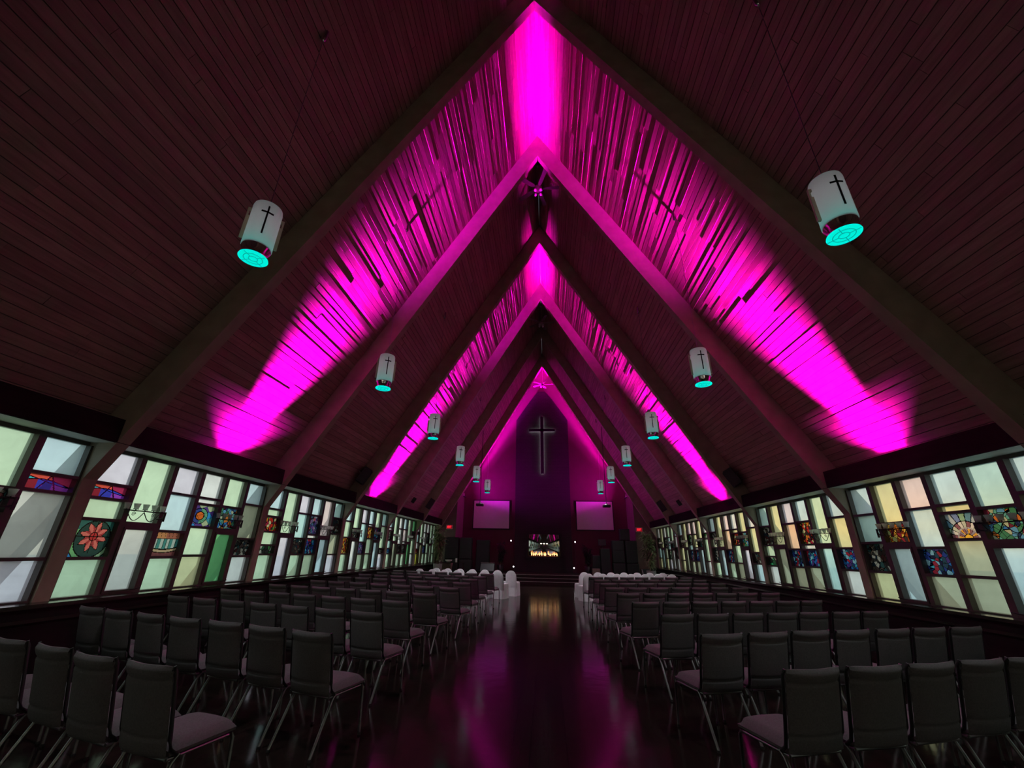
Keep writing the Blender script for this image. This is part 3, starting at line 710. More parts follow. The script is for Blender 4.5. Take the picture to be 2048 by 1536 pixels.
TILT = math.radians(60.5)
for s, nm, col in ((-1, 'left', (1.0, 0.0, 1.0)), (1, 'right', (1.0, 0.0, 0.80))):
    uplight(XR + s * 6.13, 7.62, 3.005, s, col, 1000, 'black uplight bar in the %s header trough, nearest lit bay' % nm, TILT, 0.6, 31)
    uplight(XR + s * 6.13, 15.05, 3.005, s, col, 1000, 'black uplight bar in the %s header trough, middle lit bay' % nm, TILT, 0.6, 31)
    uplight(XR + s * 5.12, 25.55, 4.80, s, col, 150, 'added black wash bar high on the %s chancel wall beside the last frame' % nm, TILT, 0.5, 27, WASH)
    uplight(XR + s * 5.12, 26.86, 4.80, s, col, 560, 'black uplight bar on a bracket high on the %s chancel wall' % nm, TILT, 0.5, 27, CHANCEL)

# ------------------------------------------------------------------ fill lights added on the rear wall, unseen behind the camera
for x in (-4.2, 0.0, 4.2):
    t = empty('rear_fill_light', (XR + x, YR + 0.02, 3.2), 'long fill light added on the rear wall behind the camera, %s' % {-4.2: 'left', 0.0: 'middle', 4.2: 'right'}[x], 'fill light', 'added fill lights on the rear wall')
    b = MB(); b.rbox(-1.2, 1.2, 0, 0.10, -0.16, 0.16, 0.02); b.build('housing', MT['white_paint'], t)
    L = bpy.data.lights.new('rear_fill_glow', 'AREA'); L.shape = 'RECTANGLE'; L.size = 2.3; L.size_y = 0.3; L.color = (1.0, 0.96, 0.82); L.energy = REAR_FILL
    o = bpy.data.objects.new('rear_fill_glow', L); C.objects.link(o); o.parent = t; o.location = (0, 0.11, 0); o.rotation_euler = (PI / 2 + 0.05, 0, PI)
# ------------------------------------------------------------------ speakers on the slopes
def slope_speaker(x, y, z, s, w, d, h, label):
    t = empty('wall_speaker', (x, y, z), label, 'speaker', 'small black speakers below the ceiling slopes')
    t.rotation_euler = (0, s * -math.radians(30), -s * 0.35)
    b = MB(); b.rbox(-d / 2, d / 2, -w / 2, w / 2, -h / 2, h / 2, 0.012); b.build('cabinet', MT['plastic'], t)
    b = MB(); xf = -s * (d / 2 + 0.006); b.box(min(xf, xf + s * 0.005), max(xf, xf + s * 0.005), -w / 2 + 0.02, w / 2 - 0.02, -h / 2 + 0.02, h / 2 - 0.02); b.build('grille', MT['grille'], t)
    b = MB(); b.tube([(s * d / 2, 0, 0.0), (s * (d / 2 + 0.12), 0, 0.05)], 0.015, 6); b.build('mounting_arm', MT['steel'], t)
for s, nm in ((-1, 'left'), (1, 'right')):
    dx = -s * 0.22
    slope_speaker(XR + s * 5.98 + dx, 12.95, 3.78, s, 0.34, 0.26, 0.52, 'black speaker under the %s slope before the second lit bay' % nm)
    slope_speaker(XR + s * 5.98 + dx, 21.1, 3.75, s, 0.34, 0.26, 0.52, 'black speaker under the %s slope nearest the chancel' % nm)
    slope_speaker(XR + s * 6.02 + dx * 0.7, 18.7, 3.66, s, 0.18, 0.15, 0.24, 'small black speaker under the %s slope beside the second lit bay' % nm)

# ------------------------------------------------------------------ chancel: chimney breast, cross, fireplace
CX = -0.18
b = MB()
def fnc(u, v, a): return (CX + u, a, v)
xs = [(-1.76, STAGE)]
top = [(-1.76, 10.0)]
for i in range(1, 8):
    t_ = i / 8; top.append((-1.76 + 1.76 * t_, 10.0 + 2.62 * t_ - 0.35 * t_ ** 6))
top += [(-u, v) for u, v in reversed(top)]
b.prism([(-1.76, STAGE)] + top + [(1.76, STAGE)], 27.0, YW + 0.01, fnc)
st(b.build('wall_chimney_breast', MT['brick']), 'tall black brick chimney breast with a pointed top', 'wall')
t = empty('wall_cross', (CX, 26.9, 8.3), 'black cross with white backlight on the chimney breast', 'cross')
b = MB(); b.rbox(-0.11, 0.11, -0.05, 0.0, -1.98, 1.94, 0.01); b.rbox(-0.885, 0.885, -0.05, 0.0, 0.87, 1.05, 0.01); b.build('cross_body', MT['black'], t)
b = MB(); b.box(-0.07, 0.07, 0.03, 0.045, -1.94, 1.90); b.box(-0.845, 0.845, 0.03, 0.045, 0.91, 1.01)
b.build('backlight_strip', MT['led'], t)
b = MB()
for z in (-1.6, -0.5, 1.6):
    b.tube([(0, -0.01, z), (0, 0.101, z)], 0.02, 8)
b.build('standoff', MT['steel'], t)
for s, nm, x0, x1 in ((-1, 'left', -4.64, -2.335), (1, 'right', 1.96, 4.22)):
    t = empty('projection_screen', ((x0 + x1) / 2, 27.28, 3.77), 'blank white projection screen on the burgundy wall, %s of the chimney' % nm, 'screen', 'pair of projection screens')
    w = (x1 - x0) / 2; hh = 0.85
    b = MB(); b.box(-w, w, -0.02, 0.0, -hh, hh); b.build('screen_surface', MT['screen'], t)
    b = MB()
    for (a0, a1, c0, c1) in ((-w - .06, w + .06, hh, hh + .06), (-w - .06, w + .06, -hh - .06, -hh), (-w - .06, -w, -hh, hh), (w, w + .06, -hh, hh)): b.box(a0, a1, -0.035, 0.01, c0, c1)
    b.build('screen_frame', MT['black'], t)
    px = -3.60 if s < 0 else 3.27
    t = empty('projector', (px, 23.0, 3.93), 'ceiling hung projector silhouetted against the %s screen' % nm, 'projector', 'pair of hanging projectors')
    b = MB(); b.rbox(-0.20, 0.20, -0.16, 0.16, -0.07, 0.06, 0.02); b.build('body', MT['plastic'], t)
    b = MB(); bm = Matrix.Rotation(PI / 2, 4, 'X'); b2 = MB(); b2.tube([(0.08, 0.16, 0), (0.08, 0.20, 0)], 0.04, 14); b2.build('lens', MT['chrome'], t)
    zt = HT - M * abs(px - XR) - 3.93
    b = MB(); b.tube([(0, 0, 0.10), (0, 0, zt + 0.02)], 0.016, 8); b.lathe([(0.1, 0.062), (0.09, 0.075), (0.03, 0.11)], 12); b.build('ceiling_mount', MT['plastic'], t)

t = empty('fireplace', (-0.13, 27.0, STAGE), 'glass fronted fireplace with a row of flames in the chimney breast', 'fireplace')
b = MB()
w, z0, z1 = 0.97, 0.92, 2.14
for (a0, a1, c0, c1) in ((-w - .1, w + .1, z1, z1 + .1), (-w - .1, w + .1, z0 - .12, z0), (-w - .1, -w, z0, z1), (w, w + .1, z0, z1)): b.box(a0, a1, -0.10, -0.001, c0, c1)
b.build('surround', MT['black'], t)
g = MB(); nx, nz = 24, 14
vs = []
for j in range(nz + 1):
    for i in range(nx + 1):
        u = i / nx * 2 - 1; v = j / nz * 2 - 1
        vs.append((u * w, -0.012 - 0.15 * (1 - u * u) - 0.02 * (1 - v * v), z0 + (z1 - z0) * (v + 1) / 2))
g.add(vs, [(j * (nx + 1) + i, j * (nx + 1) + i + 1, (j + 1) * (nx + 1) + i + 1, (j + 1) * (nx + 1) + i) for j in range(nz) for i in range(nx)], smooth=True)
g.build('curved_glass', MT['mirror'], t)
b = MB(); b.rbox(-0.92, 0.92, -0.36, -0.10, 0.80, 0.90, 0.01); b.build('burner_tray', MT['plastic'], t)
b = MB(); b.box(-0.85, 0.85, -0.34, -0.22, 0.9005, 0.915); b.build('ember_bed', MT['ember'], t)
for i in range(13):
    fm_ = MB(); h = random.uniform(0.14, 0.30); r = random.uniform(0.028, 0.046); lean = random.uniform(-0.04, 0.04)
    prof = [(r * math.sin(PI * (q / 9) ** 0.75) * (1 - 0.25 * q / 9) + 0.002, h * q / 9) for q in range(10)]
    fm_.lathe(prof, 10); o = fm_.build('flame', MT['flame'], t, (-0.76 + 1.52 * i / 12 + random.uniform(-.03, .03), -0.285 + random.uniform(-.03, .03), 0.915))
    for v in o.data.vertices: v.co.x += lean * (v.co.z / h) ** 2
for i in range(3):
    b = MB(); b.tube([(-0.5 + 0.45 * i, -0.25, 0.950), (-0.15 + 0.45 * i, -0.31, 0.955)], 0.034, 9); b.build('log', MT['log'], t)
b = MB(); b.box(-1.05, 1.05, -0.45, -0.001, 0.001, 0.76); b.rbox(-1.12, 1.12, -0.5, -0.001, 0.76, 0.80, 0.008); b.build('hearth', MT['black'], t)

# little white pin lamps beside the chimney
for x, z, lb in ((-2.17, 2.2, 'upper left'), (1.78, 2.19, 'upper right'), (-1.99, 0.73, 'lower left'), (1.66, 0.73, 'lower right')):
    y = 26.6 if z > 1 else 26.2
    t = empty('pin_lamp', (x * (y / 27.0), y, STAGE), 'tiny white pin lamp on a stand beside the fireplace, %s' % lb, 'lamp', 'pin lamps around the fireplace')
    zz = 1.6 + (z - 1.6) * y / 27.0 - STAGE
    b = MB(); b.tube([(0, 0, 0.02), (0, 0, zz - 0.03)], 0.010, 6); b.lathe([(0.09, 0.0), (0.09, 0.012), (0.02, 0.03)], 14); b.build('stand', MT['plastic'], t)
    b = MB(); b.lathe([(0.005, -0.045), (0.032, -0.03), (0.042, 0.0), (0.032, 0.03), (0.005, 0.045)], 14, (0, 0, zz)); b.build('bulb', MT['white_bulb'], t)

# exit signs
def exit_sign(x, nm, arrow):
    t = empty('exit_sign', (x, YEND - 0.005, 2.86), 'red glowing EXIT sign on the %s wall return' % nm, 'sign', 'pair of exit signs')
    b = MB(); b.rbox(-0.19, 0.19, -0.05, 0, -0.12, 0.12, 0.012); b.build('housing', MT['white_paint'], t)
    b = MB(); b.box(-0.165, 0.165, -0.054, -0.0505, -0.10, 0.10); b.build('face', MT['exit_face'], t)
    cu = bpy.data.curves.new('exit_text', 'FONT'); cu.body = 'EXIT'; cu.size = 0.155; cu.align_x = 'CENTER'; cu.align_y = 'CENTER'; cu.extrude = 0.004; cu.offset = 0.004
    to = bpy.data.objects.new('tmp', cu); C.objects.link(to)
    bpy.context.view_layer.update()
    me = bpy.data.meshes.new_from_object(to); bpy.data.objects.remove(to)
    me.materials.clear(); me.materials.append(MT['exit_red'])
    o = bpy.data.objects.new('lettering', me); C.objects.link(o); o.parent = t; o.location = (0, -0.058, 0); o.rotation_euler = (PI / 2, 0, 0); o.scale = (0.72, 1.0, 1.0)
    if arrow:
        b = MB(); b.prism([(-0.155, 0), (-0.13, 0.03), (-0.13, -0.03)], -0.060, -0.0545, lambda u, v, a: (u, a, v)); b.build('arrow', MT['exit_red'], t)
exit_sign(-5.69, 'left', True); exit_sign(5.31, 'right', False)

# ------------------------------------------------------------------ stage gear
def cabinet(x0, x1, y0, y1, z0, z1, name, label, cat='speaker', feet=True, split=False):
    t = empty(name, ((x0 + x1) / 2, (y0 + y1) / 2, z0), label, cat)
    w, d, h = (x1 - x0) / 2, (y1 - y0) / 2, z1 - z0
    b = MB(); b.rbox(-w, w, -d, d, 0.02 if feet else 0, h, 0.02); b.build('cabinet', MT['plastic'], t)
    b = MB()
    if split:
        b.box(-w + .04, w - .04, -d - .012, -d - .001, .06, h * .55); b.box(-w + .04, w - .04, -d - .012, -d - .001, h * .58, h - .04)
    else: b.box(-w + .04, w - .04, -d - .012, -d - .001, .06, h - .04)
    b.build('grille', MT['grille'], t)
    for sg in (-1, 1):
        b = MB(); b.tube([(sg * (w + 0.001), -0.09, h * .6), (sg * (w + .012), -0.07, h * .6), (sg * (w + .012), 0.07, h * .6), (sg * (w + 0.001), 0.09, h * .6)], 0.007, 6); b.build('handle', MT['plastic'], t)
    if feet:
        for sx in (-1, 1):
            for sy in (-1, 1):
                b = MB(); b.lathe([(0.02, 0.0), (0.025, 0.021)], 8, (sx * (w - .06), sy * (d - .06), 0)); b.build('foot', MT['black'], t)
    return t
G = STAGE + 0.001
cabinet(-5.78, -4.98, 24.62, 25.12, G, 1.12, 'subwoofer', 'low black subwoofer on the stage behind the planters')
cabinet(-5.76, -5.0, 24.64, 25.1, 1.121, 2.29, 'loudspeaker', 'tall greenish black loudspeaker left of the chancel, outer one', split=True)
cabinet(-4.90, -4.2, 24.62, 25.12, G, 1.12, 'subwoofer', 'low black subwoofer on the stage, inner one on the left')
cabinet(-4.90, -4.24, 24.64, 25.1, 1.121, 2.28, 'loudspeaker', 'tall black loudspeaker left of the chancel, inner one', split=True)
cabinet(-4.06, -3.3, 25.3, 25.8, G, 2.18, 'equipment_rack', 'tall black equipment rack left of the chimney', 'rack')
cabinet(3.64, 4.29, 24.55, 25.1, G, 1.08, 'subwoofer', 'low black subwoofer on the right of the stage, inner one')
cabinet(4.38, 5.03, 24.55, 25.1, G, 1.08, 'subwoofer', 'low black subwoofer on the right of the stage, outer one')
cabinet(3.66, 4.29, 24.6, 25.1, 1.081, 2.25, 'loudspeaker', 'tall black loudspeaker right of the chancel, inner one', split=True)
cabinet(4.38, 5.01, 24.6, 25.1, 1.081, 2.25, 'loudspeaker', 'tall black loudspeaker right of the chancel, outer one', split=True)
cabinet(4.13, 4.67, 24.66, 25.06, 2.251, 2.87, 'loudspeaker', 'black loudspeaker topmost of the right hand stack')
cabinet(2.6, 3.55, 25.2, 25.9, G, 1.46, 'keyboard_amplifier', 'low black amplifier cabinet right of the fireplace', 'amplifier')
cabinet(3.02, 3.54, 24.75, 25.15, G, 1.82, 'equipment_rack', 'narrow black rack beside the right loudspeaker stack', 'rack')
t = empty('monitor_screen', (3.2, 25.3, 1.461), 'small black monitor standing right of the fireplace', 'monitor')
b = MB(); b.rbox(-0.22, 0.22, -0.02, 0.02, 0.52, 0.86, 0.01); b.build('display', MT['plastic'], t)
b = MB(); b.tube([(0, 0, 0.01), (0, 0, 0.53)], 0.02, 8); b.lathe([(0.1, 0), (0.1, 0.012), (0.02, 0.03)], 14); b.build('stand', MT['plastic'], t)
# wedge stage monitor with pale edge
t = empty('stage_monitor', (-3.3, 24.75, G), 'black wedge stage monitor with a pale top edge, left of the steps', 'speaker')
b = MB(); b.prism([(0.25, 0), (-0.25, 0), (-0.25, 0.12), (0.0, 0.50), (0.25, 0.50)], -0.36, 0.40, lambda u, v, a: (a, u, v)); b.build('cabinet', MT['plastic'], t)
b = MB(); b.box(-0.36, 0.40, -0.03, 0.25, 0.5005, 0.525); b.build('top_edge', MT['step_edge'], t)
t = empty('stage_monitor', (5.5, 24.6, G), 'grey wedge stage monitor below the right plant', 'speaker')
b = MB(); b.prism([(0.25, 0), (-0.2, 0), (-0.25, 0.10), (0.05, 0.37), (0.25, 0.37)], -0.36, 0.36, lambda u, v, a: (a, u, v)); b.build('cabinet', MT['stone'], t)
b = MB(); b.prism([(-0.235, 0.135), (0.035, 0.365), (0.028, 0.375), (-0.245, 0.142)], -0.33, 0.33, lambda u, v, a: (a, u, v)); b.build('grille', MT['grille'], t)
t = empty('folding_table', (5.5, 22.0, 0), 'low white topped table on the floor right of the stage', 'table')
b = MB(); b.rbox(-0.32, 0.32, -0.3, 0.3, 0.66, 0.70, 0.008); b.build('tabletop', MT['white_paint'], t)
for sx in (-1, 1):
    for sy in (-1, 1):
        b = MB(); b.tube([(sx * .28, sy * .26, 0), (sx * .28, sy * .26, .66)], 0.014, 8); b.build('leg', MT['steel'], t)
t = empty('storage_box', (2.71, 24.75, G), 'small brown box on the stage right of the steps', 'box')
b = MB(); b.rbox(-.2, .2, -.15, .15, 0, .30, .008); b.build('box_body', MT['terracotta'], t)
b = MB(); b.rbox(-.21, .21, -.16, .16, .30, .335, .008); b.build('lid', MT['terracotta'], t)

# planters, vase, bowl, candle
def planter_square(x0, x1, z1, y, mat, label):
    t = empty('planter', ((x0 + x1) / 2, y, G), label, 'planter'); w = (x1 - x0) / 2; h = z1 - G
    b = MB(); b.prism([(-w * .8, 0), (w * .8, 0), (w, h - .05), (w, h), (w * .92, h), (w * .9, h - .06), (-w * .9, h - .06), (-w * .92, h), (-w, h), (-w, h - .05)], -.24, .24, lambda u, v, a: (u, a, v)); b.build('pot', mat, t)
    b = MB(); b.box(-w * .89, w * .89, -.22, .22, h - .059, h - .045); b.build('soil', MT['soil'], t)
    return t
planter_square(-5.86, -5.22, 0.97, 24.32, MT['terracotta'], 'flared brown planter at the left front of the stage')
t = empty('flower_vase', (-5.95, 24.3, G), 'slim white vase with white flowers beside the brown planter', 'vase')
b = MB(); b.lathe([(0.05, 0.0), (0.05, 0.46), (0.03, 0.48)], 12); ped = b.build('pedestal', MT['stone'], t)
b = MB(); b.lathe([(0.04, 0.482), (0.075, 0.56), (0.06, 0.68), (0.035, 0.75), (0.045, 0.77)], 16); b.build('vase_body', MT['ceramic'], t)
for i, (dx, dz, r) in enumerate(((-.1, .93, .06), (-.02, 1.0, .05), (-.17, 1.0, .05), (.05, .88, .05))):
    b = MB(); b.tube([(0, 0, .76), (dx, 0, dz)], 0.006, 5); sm_ = b.build('flower_stem', MT['stem'], t)
    b = MB()
    for q in range(6):
        a = q * PI / 3; b.lathe([(0.004, -r * .5), (r * .45, 0), (0.004, r * .5)], 8, (dx + r * .5 * math.cos(a), r * .5 * math.sin(a), dz))
    b.build('blossom', MT['ceramic'], sm_)
t = empty('side_table', (-5.2, 23.87, 0), 'narrow dark table with white bowl before the stage at left', 'table')
b = MB(); b.rbox(-.75, .75, -.16, .16, .955, .985, .008); b.build('tabletop', MT['dark_wood'], t)
for sx in (-1, 1):
    for sy in (-1, 1):
        b = MB(); b.rbox(sx * .7 - .025, sx * .7 + .025, sy * .12 - .025, sy * .12 + .025, 0, .955, .005); b.build('leg', MT['dark_wood'], t)
t = MB().lathe([(0.08, 0.0), (0.16, 0.05), (0.20, 0.12), (0.19, 0.12), (0.15, 0.06), (0.02, 0.03)], 24, caps=False).build('serving_bowl', MT['ceramic'], None, (-5.32, 23.87, 0.986))
tag(t, 'wide white bowl on the narrow table at the left of the stage', 'bowl')
t = MB().lathe([(0.05, 0.0), (0.052, 0.02), (0.052, 0.19), (0.03, 0.2)], 16).build('pillar_candle', MT['ceramic'], None, (-4.90, 23.87, 0.986))
tag(t, 'white pillar candle on the narrow table before the left loudspeakers', 'candle')

def plant(name, loc, hgt, spread, nstem, nleaf, mat, label, potr=0.26, poth=0.5, potmat='stone', ll=0.30, seed=1):
    rnd = random.Random(seed)
    t = empty(name, loc, label, 'plant')
    b = MB(); b.lathe([(potr * .75, 0), (potr, poth), (potr * .93, poth), (potr * .88, poth - .04)], 20, caps=False); b.add([(potr * .88 * math.cos(2 * PI * k / 20), potr * .88 * math.sin(2 * PI * k / 20), poth - .05) for k in range(20)], [tuple(range(20))]); b.build('pot', MT[potmat], t)
    sb = MB(); lb = MB()
    for i in range(nstem):
        a = rnd.uniform(0, 2 * PI); r = spread * rnd.uniform(.25, 1); h = hgt * rnd.uniform(.62, 1.0)
        pts = [Vector((0.05 * math.cos(a), 0.05 * math.sin(a), poth - .06))]
        for q in range(1, 6):
            f = q / 5; pts.append(Vector((r * f ** 1.5 * math.cos(a), r * f ** 1.5 * math.sin(a), poth + (h - poth) * (f - .12 * f * f) / .88)))
        sb.tube(pts, [0.014, 0.012, 0.010, 0.008, 0.006, 0.004], 5)
        for q in range(nleaf):
            f = rnd.uniform(.2, 1.0); k = min(4, int(f * 5)); p = pts[k].lerp(pts[k + 1], f * 5 - k if k < 5 else 1)
            d = Vector((rnd.gauss(0, 1), rnd.gauss(0, 1), rnd.gauss(-.05, .6))).normalized(); side = d.cross(Vector((0, 0, 1)))
            if side.length < .1: continue
            side.normalize(); L = ll * rnd.uniform(.6, 1.15); w = L * .17; dr = Vector((0, 0, -L * .25))
            P = [p, p + d * L * .45 + side * w, p + d * L + dr, p + d * L * .45 - side * w, p + d * L * .45 + Vector((0, 0, .02))]
            lb.add(P, [(0, 1, 4), (1, 2, 4), (2, 3, 4), (3, 0, 4)])
    sb.build('stem', MT['stem'], t); lb.build('foliage', mat, t)
    return t
plant('potted_palm', (-5.72, 23.1, 0), 2.95, .42, 18, 40, MT['leaf'], 'large bushy green plant by the last left window', .24, .92, 'stone', seed=3)
plant('potted_palm', (5.32, 23.25, 0), 2.75, .40, 18, 40, MT['leaf'], 'large bushy green plant beside the right loudspeakers', .24, .80, 'stone', seed=5)
plant('potted_shrub', (-2.72, 26.3, G), 1.7, .3, 12, 45, MT['dark_leaf'], 'dark leafy shrub left of the fireplace', .22, .4, 'plastic', .22, seed=8)
plant('potted_shrub', (2.45, 26.3, G), 1.7, .3, 12, 45, MT['dark_leaf'], 'dark leafy shrub right of the fireplace', .22, .4, 'plastic', .22, seed=9)
planter_square(-6.02 - .02, -5.93, .5, 24.9, MT['stone'], 'x') if False else None

# ------------------------------------------------------------------ chairs
def pad(w, d, h, nx, nz, fn):
    """closed padded slab: fn(u,v) -> front and back surfaces"""
    b = MB(); F = []; K = []
    for j in range(nz + 1):
        for i in range(nx + 1):
            f, k = fn(i / nx, j / nz); F.append(f); K.append(k)
    n = nx + 1
    b.add(F, [(j * n + i, j * n + i + 1, (j + 1) * n + i + 1, (j + 1) * n + i) for j in range(nz) for i in range(nx)], 0, True)
    b.add(K, [(j * n + i, (j + 1) * n + i, (j + 1) * n + i + 1, j * n + i + 1) for j in range(nz) for i in range(nx)], 0, True)
    o = len(b.v) // 2
    ring = [i for i in range(n)] + [j * n + nx for j in range(1, nz + 1)] + [nz * n + i for i in range(nx - 1, -1, -1)] + [j * n for j in range(nz - 1, 0, -1)]
    rv = [F[i] for i in ring] + [K[i] for i in ring]; m = len(ring)
    b.add(rv, [(i, i + m, (i + 1) % m + m, (i + 1) % m) for i in range(m)], 0, True)
    return b
def make_chair():
    t = empty('banquet_chair', (0, 0, 0))
    def back(u, v):
        x = (u - .5) * .445; z = .405 + .50 * v
        lean = -.215 - .105 * v
        bow = -.030 * (1 - (2 * u - 1) ** 2)
        roll = .012 * math.exp(-((v - .93) / .06) ** 2)
        crease = .012 * (math.exp(-((v - .82) / .018) ** 2) + math.exp(-((v - .20) / .018) ** 2))
        ed = (1 - (2 * u - 1) ** 6); th = .022 * max(ed, .0) * (1 - abs(2 * v - 1) ** 14 * .8)
        rz = z - .012 * (2 * u - 1) ** 4 * (1 if v > .95 else 0)
        dip = -.010 * (1 - (2 * u - 1) ** 2) * v
        return (x, lean + bow + th, rz + dip), (x, lean + bow - th - roll + crease, rz + dip)
    bb = pad(0, 0, 0, 14, 48, back); o = bb.build('backrest', MT['fabric'], t)
    for zc in (.82, .20):          # crease shade along the back seams, added as dark tubes
        p = MB(); p.tube([Vector(back(i / 14, zc)[1]) + Vector((0, .0015, 0)) for i in range(1, 14)], 0.004, 5); p.build('seam_crease_shade', MT['crease_shade'], o)
    def seat(u, v):
        x = (u - .5) * (.45 - .02 * v); y = -.19 + .44 * v
        e = (1 - (2 * u - 1) ** 8) * (1 - (2 * v - 1) ** 8)
        return (x, y, .425 + .052 * e ** .5 + .008 * (1 - (2 * u - 1) ** 2)), (x * .97, y, .405)
    sb = pad(0, 0, 0, 12, 12, seat); sb.build('seat', MT['fabric'], t)
    b = MB(); b.tube([(-.205, -.2, .39), (.205, -.2, .39)], .011, 8); b.tube([(-.205, .22, .39), (.205, .22, .39)], .011, 8)
    for s in (-1, 1): b.tube([(s * .205, -.2, .39), (s * .205, .22, .39)], .011, 8)
    b.build('seat_frame', MT['steel'], t)
    for s in (-1, 1):
        b = MB(); b.tube([(s * .215, -.145, .40), (s * .226, -.20, .44), (s * .232, -.225, .50), (s * .232, -.30, .86), (s * .225, -.315, .895)], [.012, .012, .012, .011, .010], 8); b.build('back_upright', MT['plastic'], t)
        b = MB(); b.tube([(s * .212, .215, .40), (s * .217, .235, .37), (s * .225, .255, .014)], .0125, 8); b.lathe([(.016, 0), (.016, .016), (.013, .02)], 8, (s * .225, .255, 0), 1); b.build('leg', [MT['steel'], MT['black']], t)
        b = MB(); b.tube([(s * .212, -.13, .40), (s * .216, -.165, .37), (s * .225, -.335, .014)], .0125, 8); b.lathe([(.016, 0), (.016, .016), (.013, .02)], 8, (s * .225, -.335, 0), 1); b.build('leg', [MT['steel'], MT['black']], t)
    return t
def make_covered():
    b = MB(); rnd = random.Random(4); n = 48
    # skirt: rounded rectangle rings with folds, from the floor to the seat
    def ring(z, hw, y0, y1, fold, ph):
        pts = []
        for k in range(n):
            a = 2 * PI * k / n; c, s_ = math.cos(a), math.sin(a); e = .34
            x = hw * math.copysign(abs(c) ** e, c); y = (y0 + y1) / 2 + (y1 - y0) / 2 * math.copysign(abs(s_) ** e, s_)
            f = 1 + fold * math.sin(9 * a + ph) + fold * .6 * math.sin(17 * a + 1.3 * ph)
            pts.append((x * f, (y - (y0 + y1) / 2) * f + (y0 + y1) / 2, z))
        return pts
    rings = [ring(.004, .226, -.30, .30, .03, .5), ring(.12, .224, -.29, .295, .026, .6), ring(.28, .222, -.275, .285, .018, .8), ring(.42, .220, -.25, .275, .008, 1), ring(.475, .216, -.235, .262, .0, 1), ring(.49, .20, -.21, .23, 0, 1)]
    vs = [p for r in rings for p in r]
    b.add(vs, [(i * n + k, i * n + (k + 1) % n, (i + 1) * n + (k + 1) % n, (i + 1) * n + k) for i in range(len(rings) - 1) for k in range(n)], 0, True)
    b.add(rings[-1], [tuple(range(n))], 0)
    # back with a round top
    def bk(u, v):
        uu = 2 * u - 1
        hw = .226 - .012 * v
        x = uu * hw; ztop = .90 - .16 * abs(uu) ** 2.6; z = .30 + (ztop - .30) * v
        y = -.235 - .085 * v; th = .035 * (1 - abs(uu) ** 4) ** .5 * (1 - v ** 10 * .7) + .004
        fo = .008 * math.sin(14 * u + 2 * v) * (1 - v)
        return (x, y + th, z), (x, y - th + fo, z)
    b2 = pad(0, 0, 0, 20, 18, bk); o = len(b.v); b.v += b2.v; b.f += [tuple(o + i for i in f) for f in b2.f]; b.mi += b2.mi; b.sm += b2.sm
    return b.mesh('covered_chair', MT['white_cloth'])
cproto = make_chair()
SEAT = ['aisle seat', 'second seat from the aisle', 'third seat from the aisle', 'fourth seat from the aisle', 'fifth seat from the aisle', 'sixth seat from the aisle', 'seventh seat from the aisle', 'eighth seat from the aisle']
used = False
ROWS_L = [(-2.54, 2.90), (-2.13, 4.12), (-2.16, 5.41), (-2.24, 6.60), (-2.13, 7.80), (-2.0, 9.12), (-2.02, 10.55), (-2.05, 11.95), (-2.0, 13.25), (-1.98, 14.7)]
ROWS_R = [(1.80, 3.46), (1.70, 4.74), (1.65, 6.03), (1.57, 7.40), (1.58, 8.85), (1.53, 10.2), (1.56, 11.6), (1.57, 13.04), (1.55, 14.3)]
rj = random.Random(11)
for side, rows in (('left', ROWS_L), ('right', ROWS_R)):
    dx, dy, ang = (-.556, .165, -math.radians(16.4)) if side == 'left' else (.512, .166, math.radians(17.6))
    for r, (x, y) in enumerate(rows):
        nse = 6 if (r == 0 and side == 'left') else 7
        for k in range(nse):
            tx = x + dx * k + rj.gauss(0, .008); ty = y + dy * k + rj.gauss(0, .012)
            a = ang + rj.gauss(0, .02)
            # measured point is the top of the backrest, .33 behind the chair's own origin
            ox = tx - .33 * math.sin(a); oy = ty + .33 * math.cos(a)
            o = cproto if not used else dup(cproto); used = True
            o.location = (ox, oy, 0); o.rotation_euler = (0, 0, a)
            tag(o, 'grey padded chair, %s block, %s row from the camera, %s' % (side, ORD[r], SEAT[k]), 'chair', 'grey banquet chairs in rows')
cov = make_covered(); ci = 0
for side, x, y, dx, dy, ang, n, rn in (('left', -1.76, 16.3, -.53, .15, -.27, 7, 'rear'), ('left', -1.37, 17.35, -.53, .15, -.27, 7, 'front'), ('right', 1.50, 16.3, .53, .16, .28, 7, 'rear'), ('right', 1.44, 17.4, .53, .16, .28, 7, 'front')):
    for k in range(n):
        a = ang + rj.gauss(0, .03); tx = x + dx * k + rj.gauss(0, .006); ty = y + dy * k + rj.gauss(0, .015)
        o = bpy.data.objects.new('covered_chair', cov); C.objects.link(o); o.location = (tx - .30 * math.sin(a), ty + .30 * math.cos(a), 0); o.rotation_euler = (0, 0, a)
        tag(o, 'white cloth covered chair, %s block, %s white row, %s' % (side, rn, SEAT[k]), 'chair', 'white covered chairs at the front')

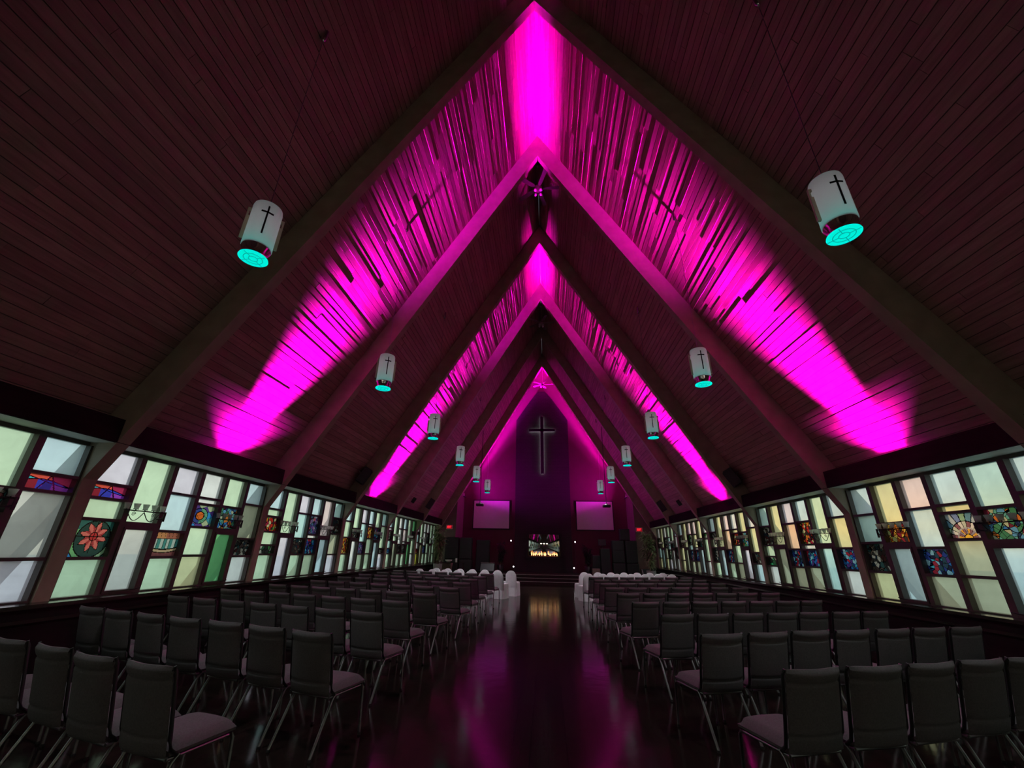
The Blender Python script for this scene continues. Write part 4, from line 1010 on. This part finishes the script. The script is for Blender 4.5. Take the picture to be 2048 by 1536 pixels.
# ------------------------------------------------------------------ dusk sky
w = bpy.data.worlds.new('dusk'); S.world = w; w.use_nodes = True
nt = w.node_tree
for n in list(nt.nodes): nt.nodes.remove(n)
out = nt.nodes.new('ShaderNodeOutputWorld'); bg = nt.nodes.new('ShaderNodeBackground')
tc = N(nt, 'TexCoord'); sx = N(nt, 'SeparateXYZ'); nt.links.new(tc.outputs['Generated'], sx.inputs[0])
rz = ramp(nt, [(0.48, (.55, .58, .52)), (0.515, (.80, .80, .70)), (0.60, (.86, .90, .90)), (0.8, (.62, .76, .86)), (1.0, (.42, .58, .74))])
mz = N(nt, 'MapRange'); mz.inputs[1].default_value = -1; mz.inputs[2].default_value = 1; nt.links.new(sx.outputs[2], mz.inputs[0]); nt.links.new(mz.outputs[0], rz.inputs[0])
# warm sunset band low on the right (east of the nave)
bz = ramp(nt, [(0.50, (0, 0, 0)), (0.525, (1, 1, 1)), (0.56, (.35, .35, .35)), (0.62, (0, 0, 0))]); nt.links.new(mz.outputs[0], bz.inputs[0])
mxx = N(nt, 'MapRange'); mxx.inputs[1].default_value = 0.15; mxx.inputs[2].default_value = 0.9; nt.links.new(sx.outputs[0], mxx.inputs[0])
mu = N(nt, 'Math', operation='MULTIPLY'); nt.links.new(bz.outputs[0], mu.inputs[0]); nt.links.new(mxx.outputs[0], mu.inputs[1])
mix = N(nt, 'Mix', data_type='RGBA'); nt.links.new(mu.outputs[0], mix.inputs[0]); nt.links.new(rz.outputs[0], mix.inputs[6]); mix.inputs[7].default_value = (1.5, .85, .28, 1)
nt.links.new(mix.outputs[2], bg.inputs[0]); bg.inputs[1].default_value = 1.25
nt.links.new(bg.outputs[0], out.inputs[0])

# ------------------------------------------------------------------ camera
cam = bpy.data.cameras.new('camera'); cam.sensor_width = 36.0; cam.lens = 812.674 / 2048 * 36.0; cam.clip_start = 0.05; cam.clip_end = 400
co = bpy.data.objects.new('camera', cam); C.objects.link(co)
P, Yw, Rl = 0.3902, -0.0848, 0.0191
cp, sp_, cyw, syw = math.cos(P), math.sin(P), math.cos(Yw), math.sin(Yw)
F = Vector((syw * cp, cyw * cp, sp_)); R0 = Vector((cyw, -syw, 0)); U0 = R0.cross(F)
R1 = math.cos(Rl) * R0 + math.sin(Rl) * U0; U1 = -math.sin(Rl) * R0 + math.cos(Rl) * U0
m4 = Matrix((R1, U1, -F)).transposed().to_4x4(); m4.translation = (0, 0, 1.6)
co.matrix_world = m4
S.camera = co
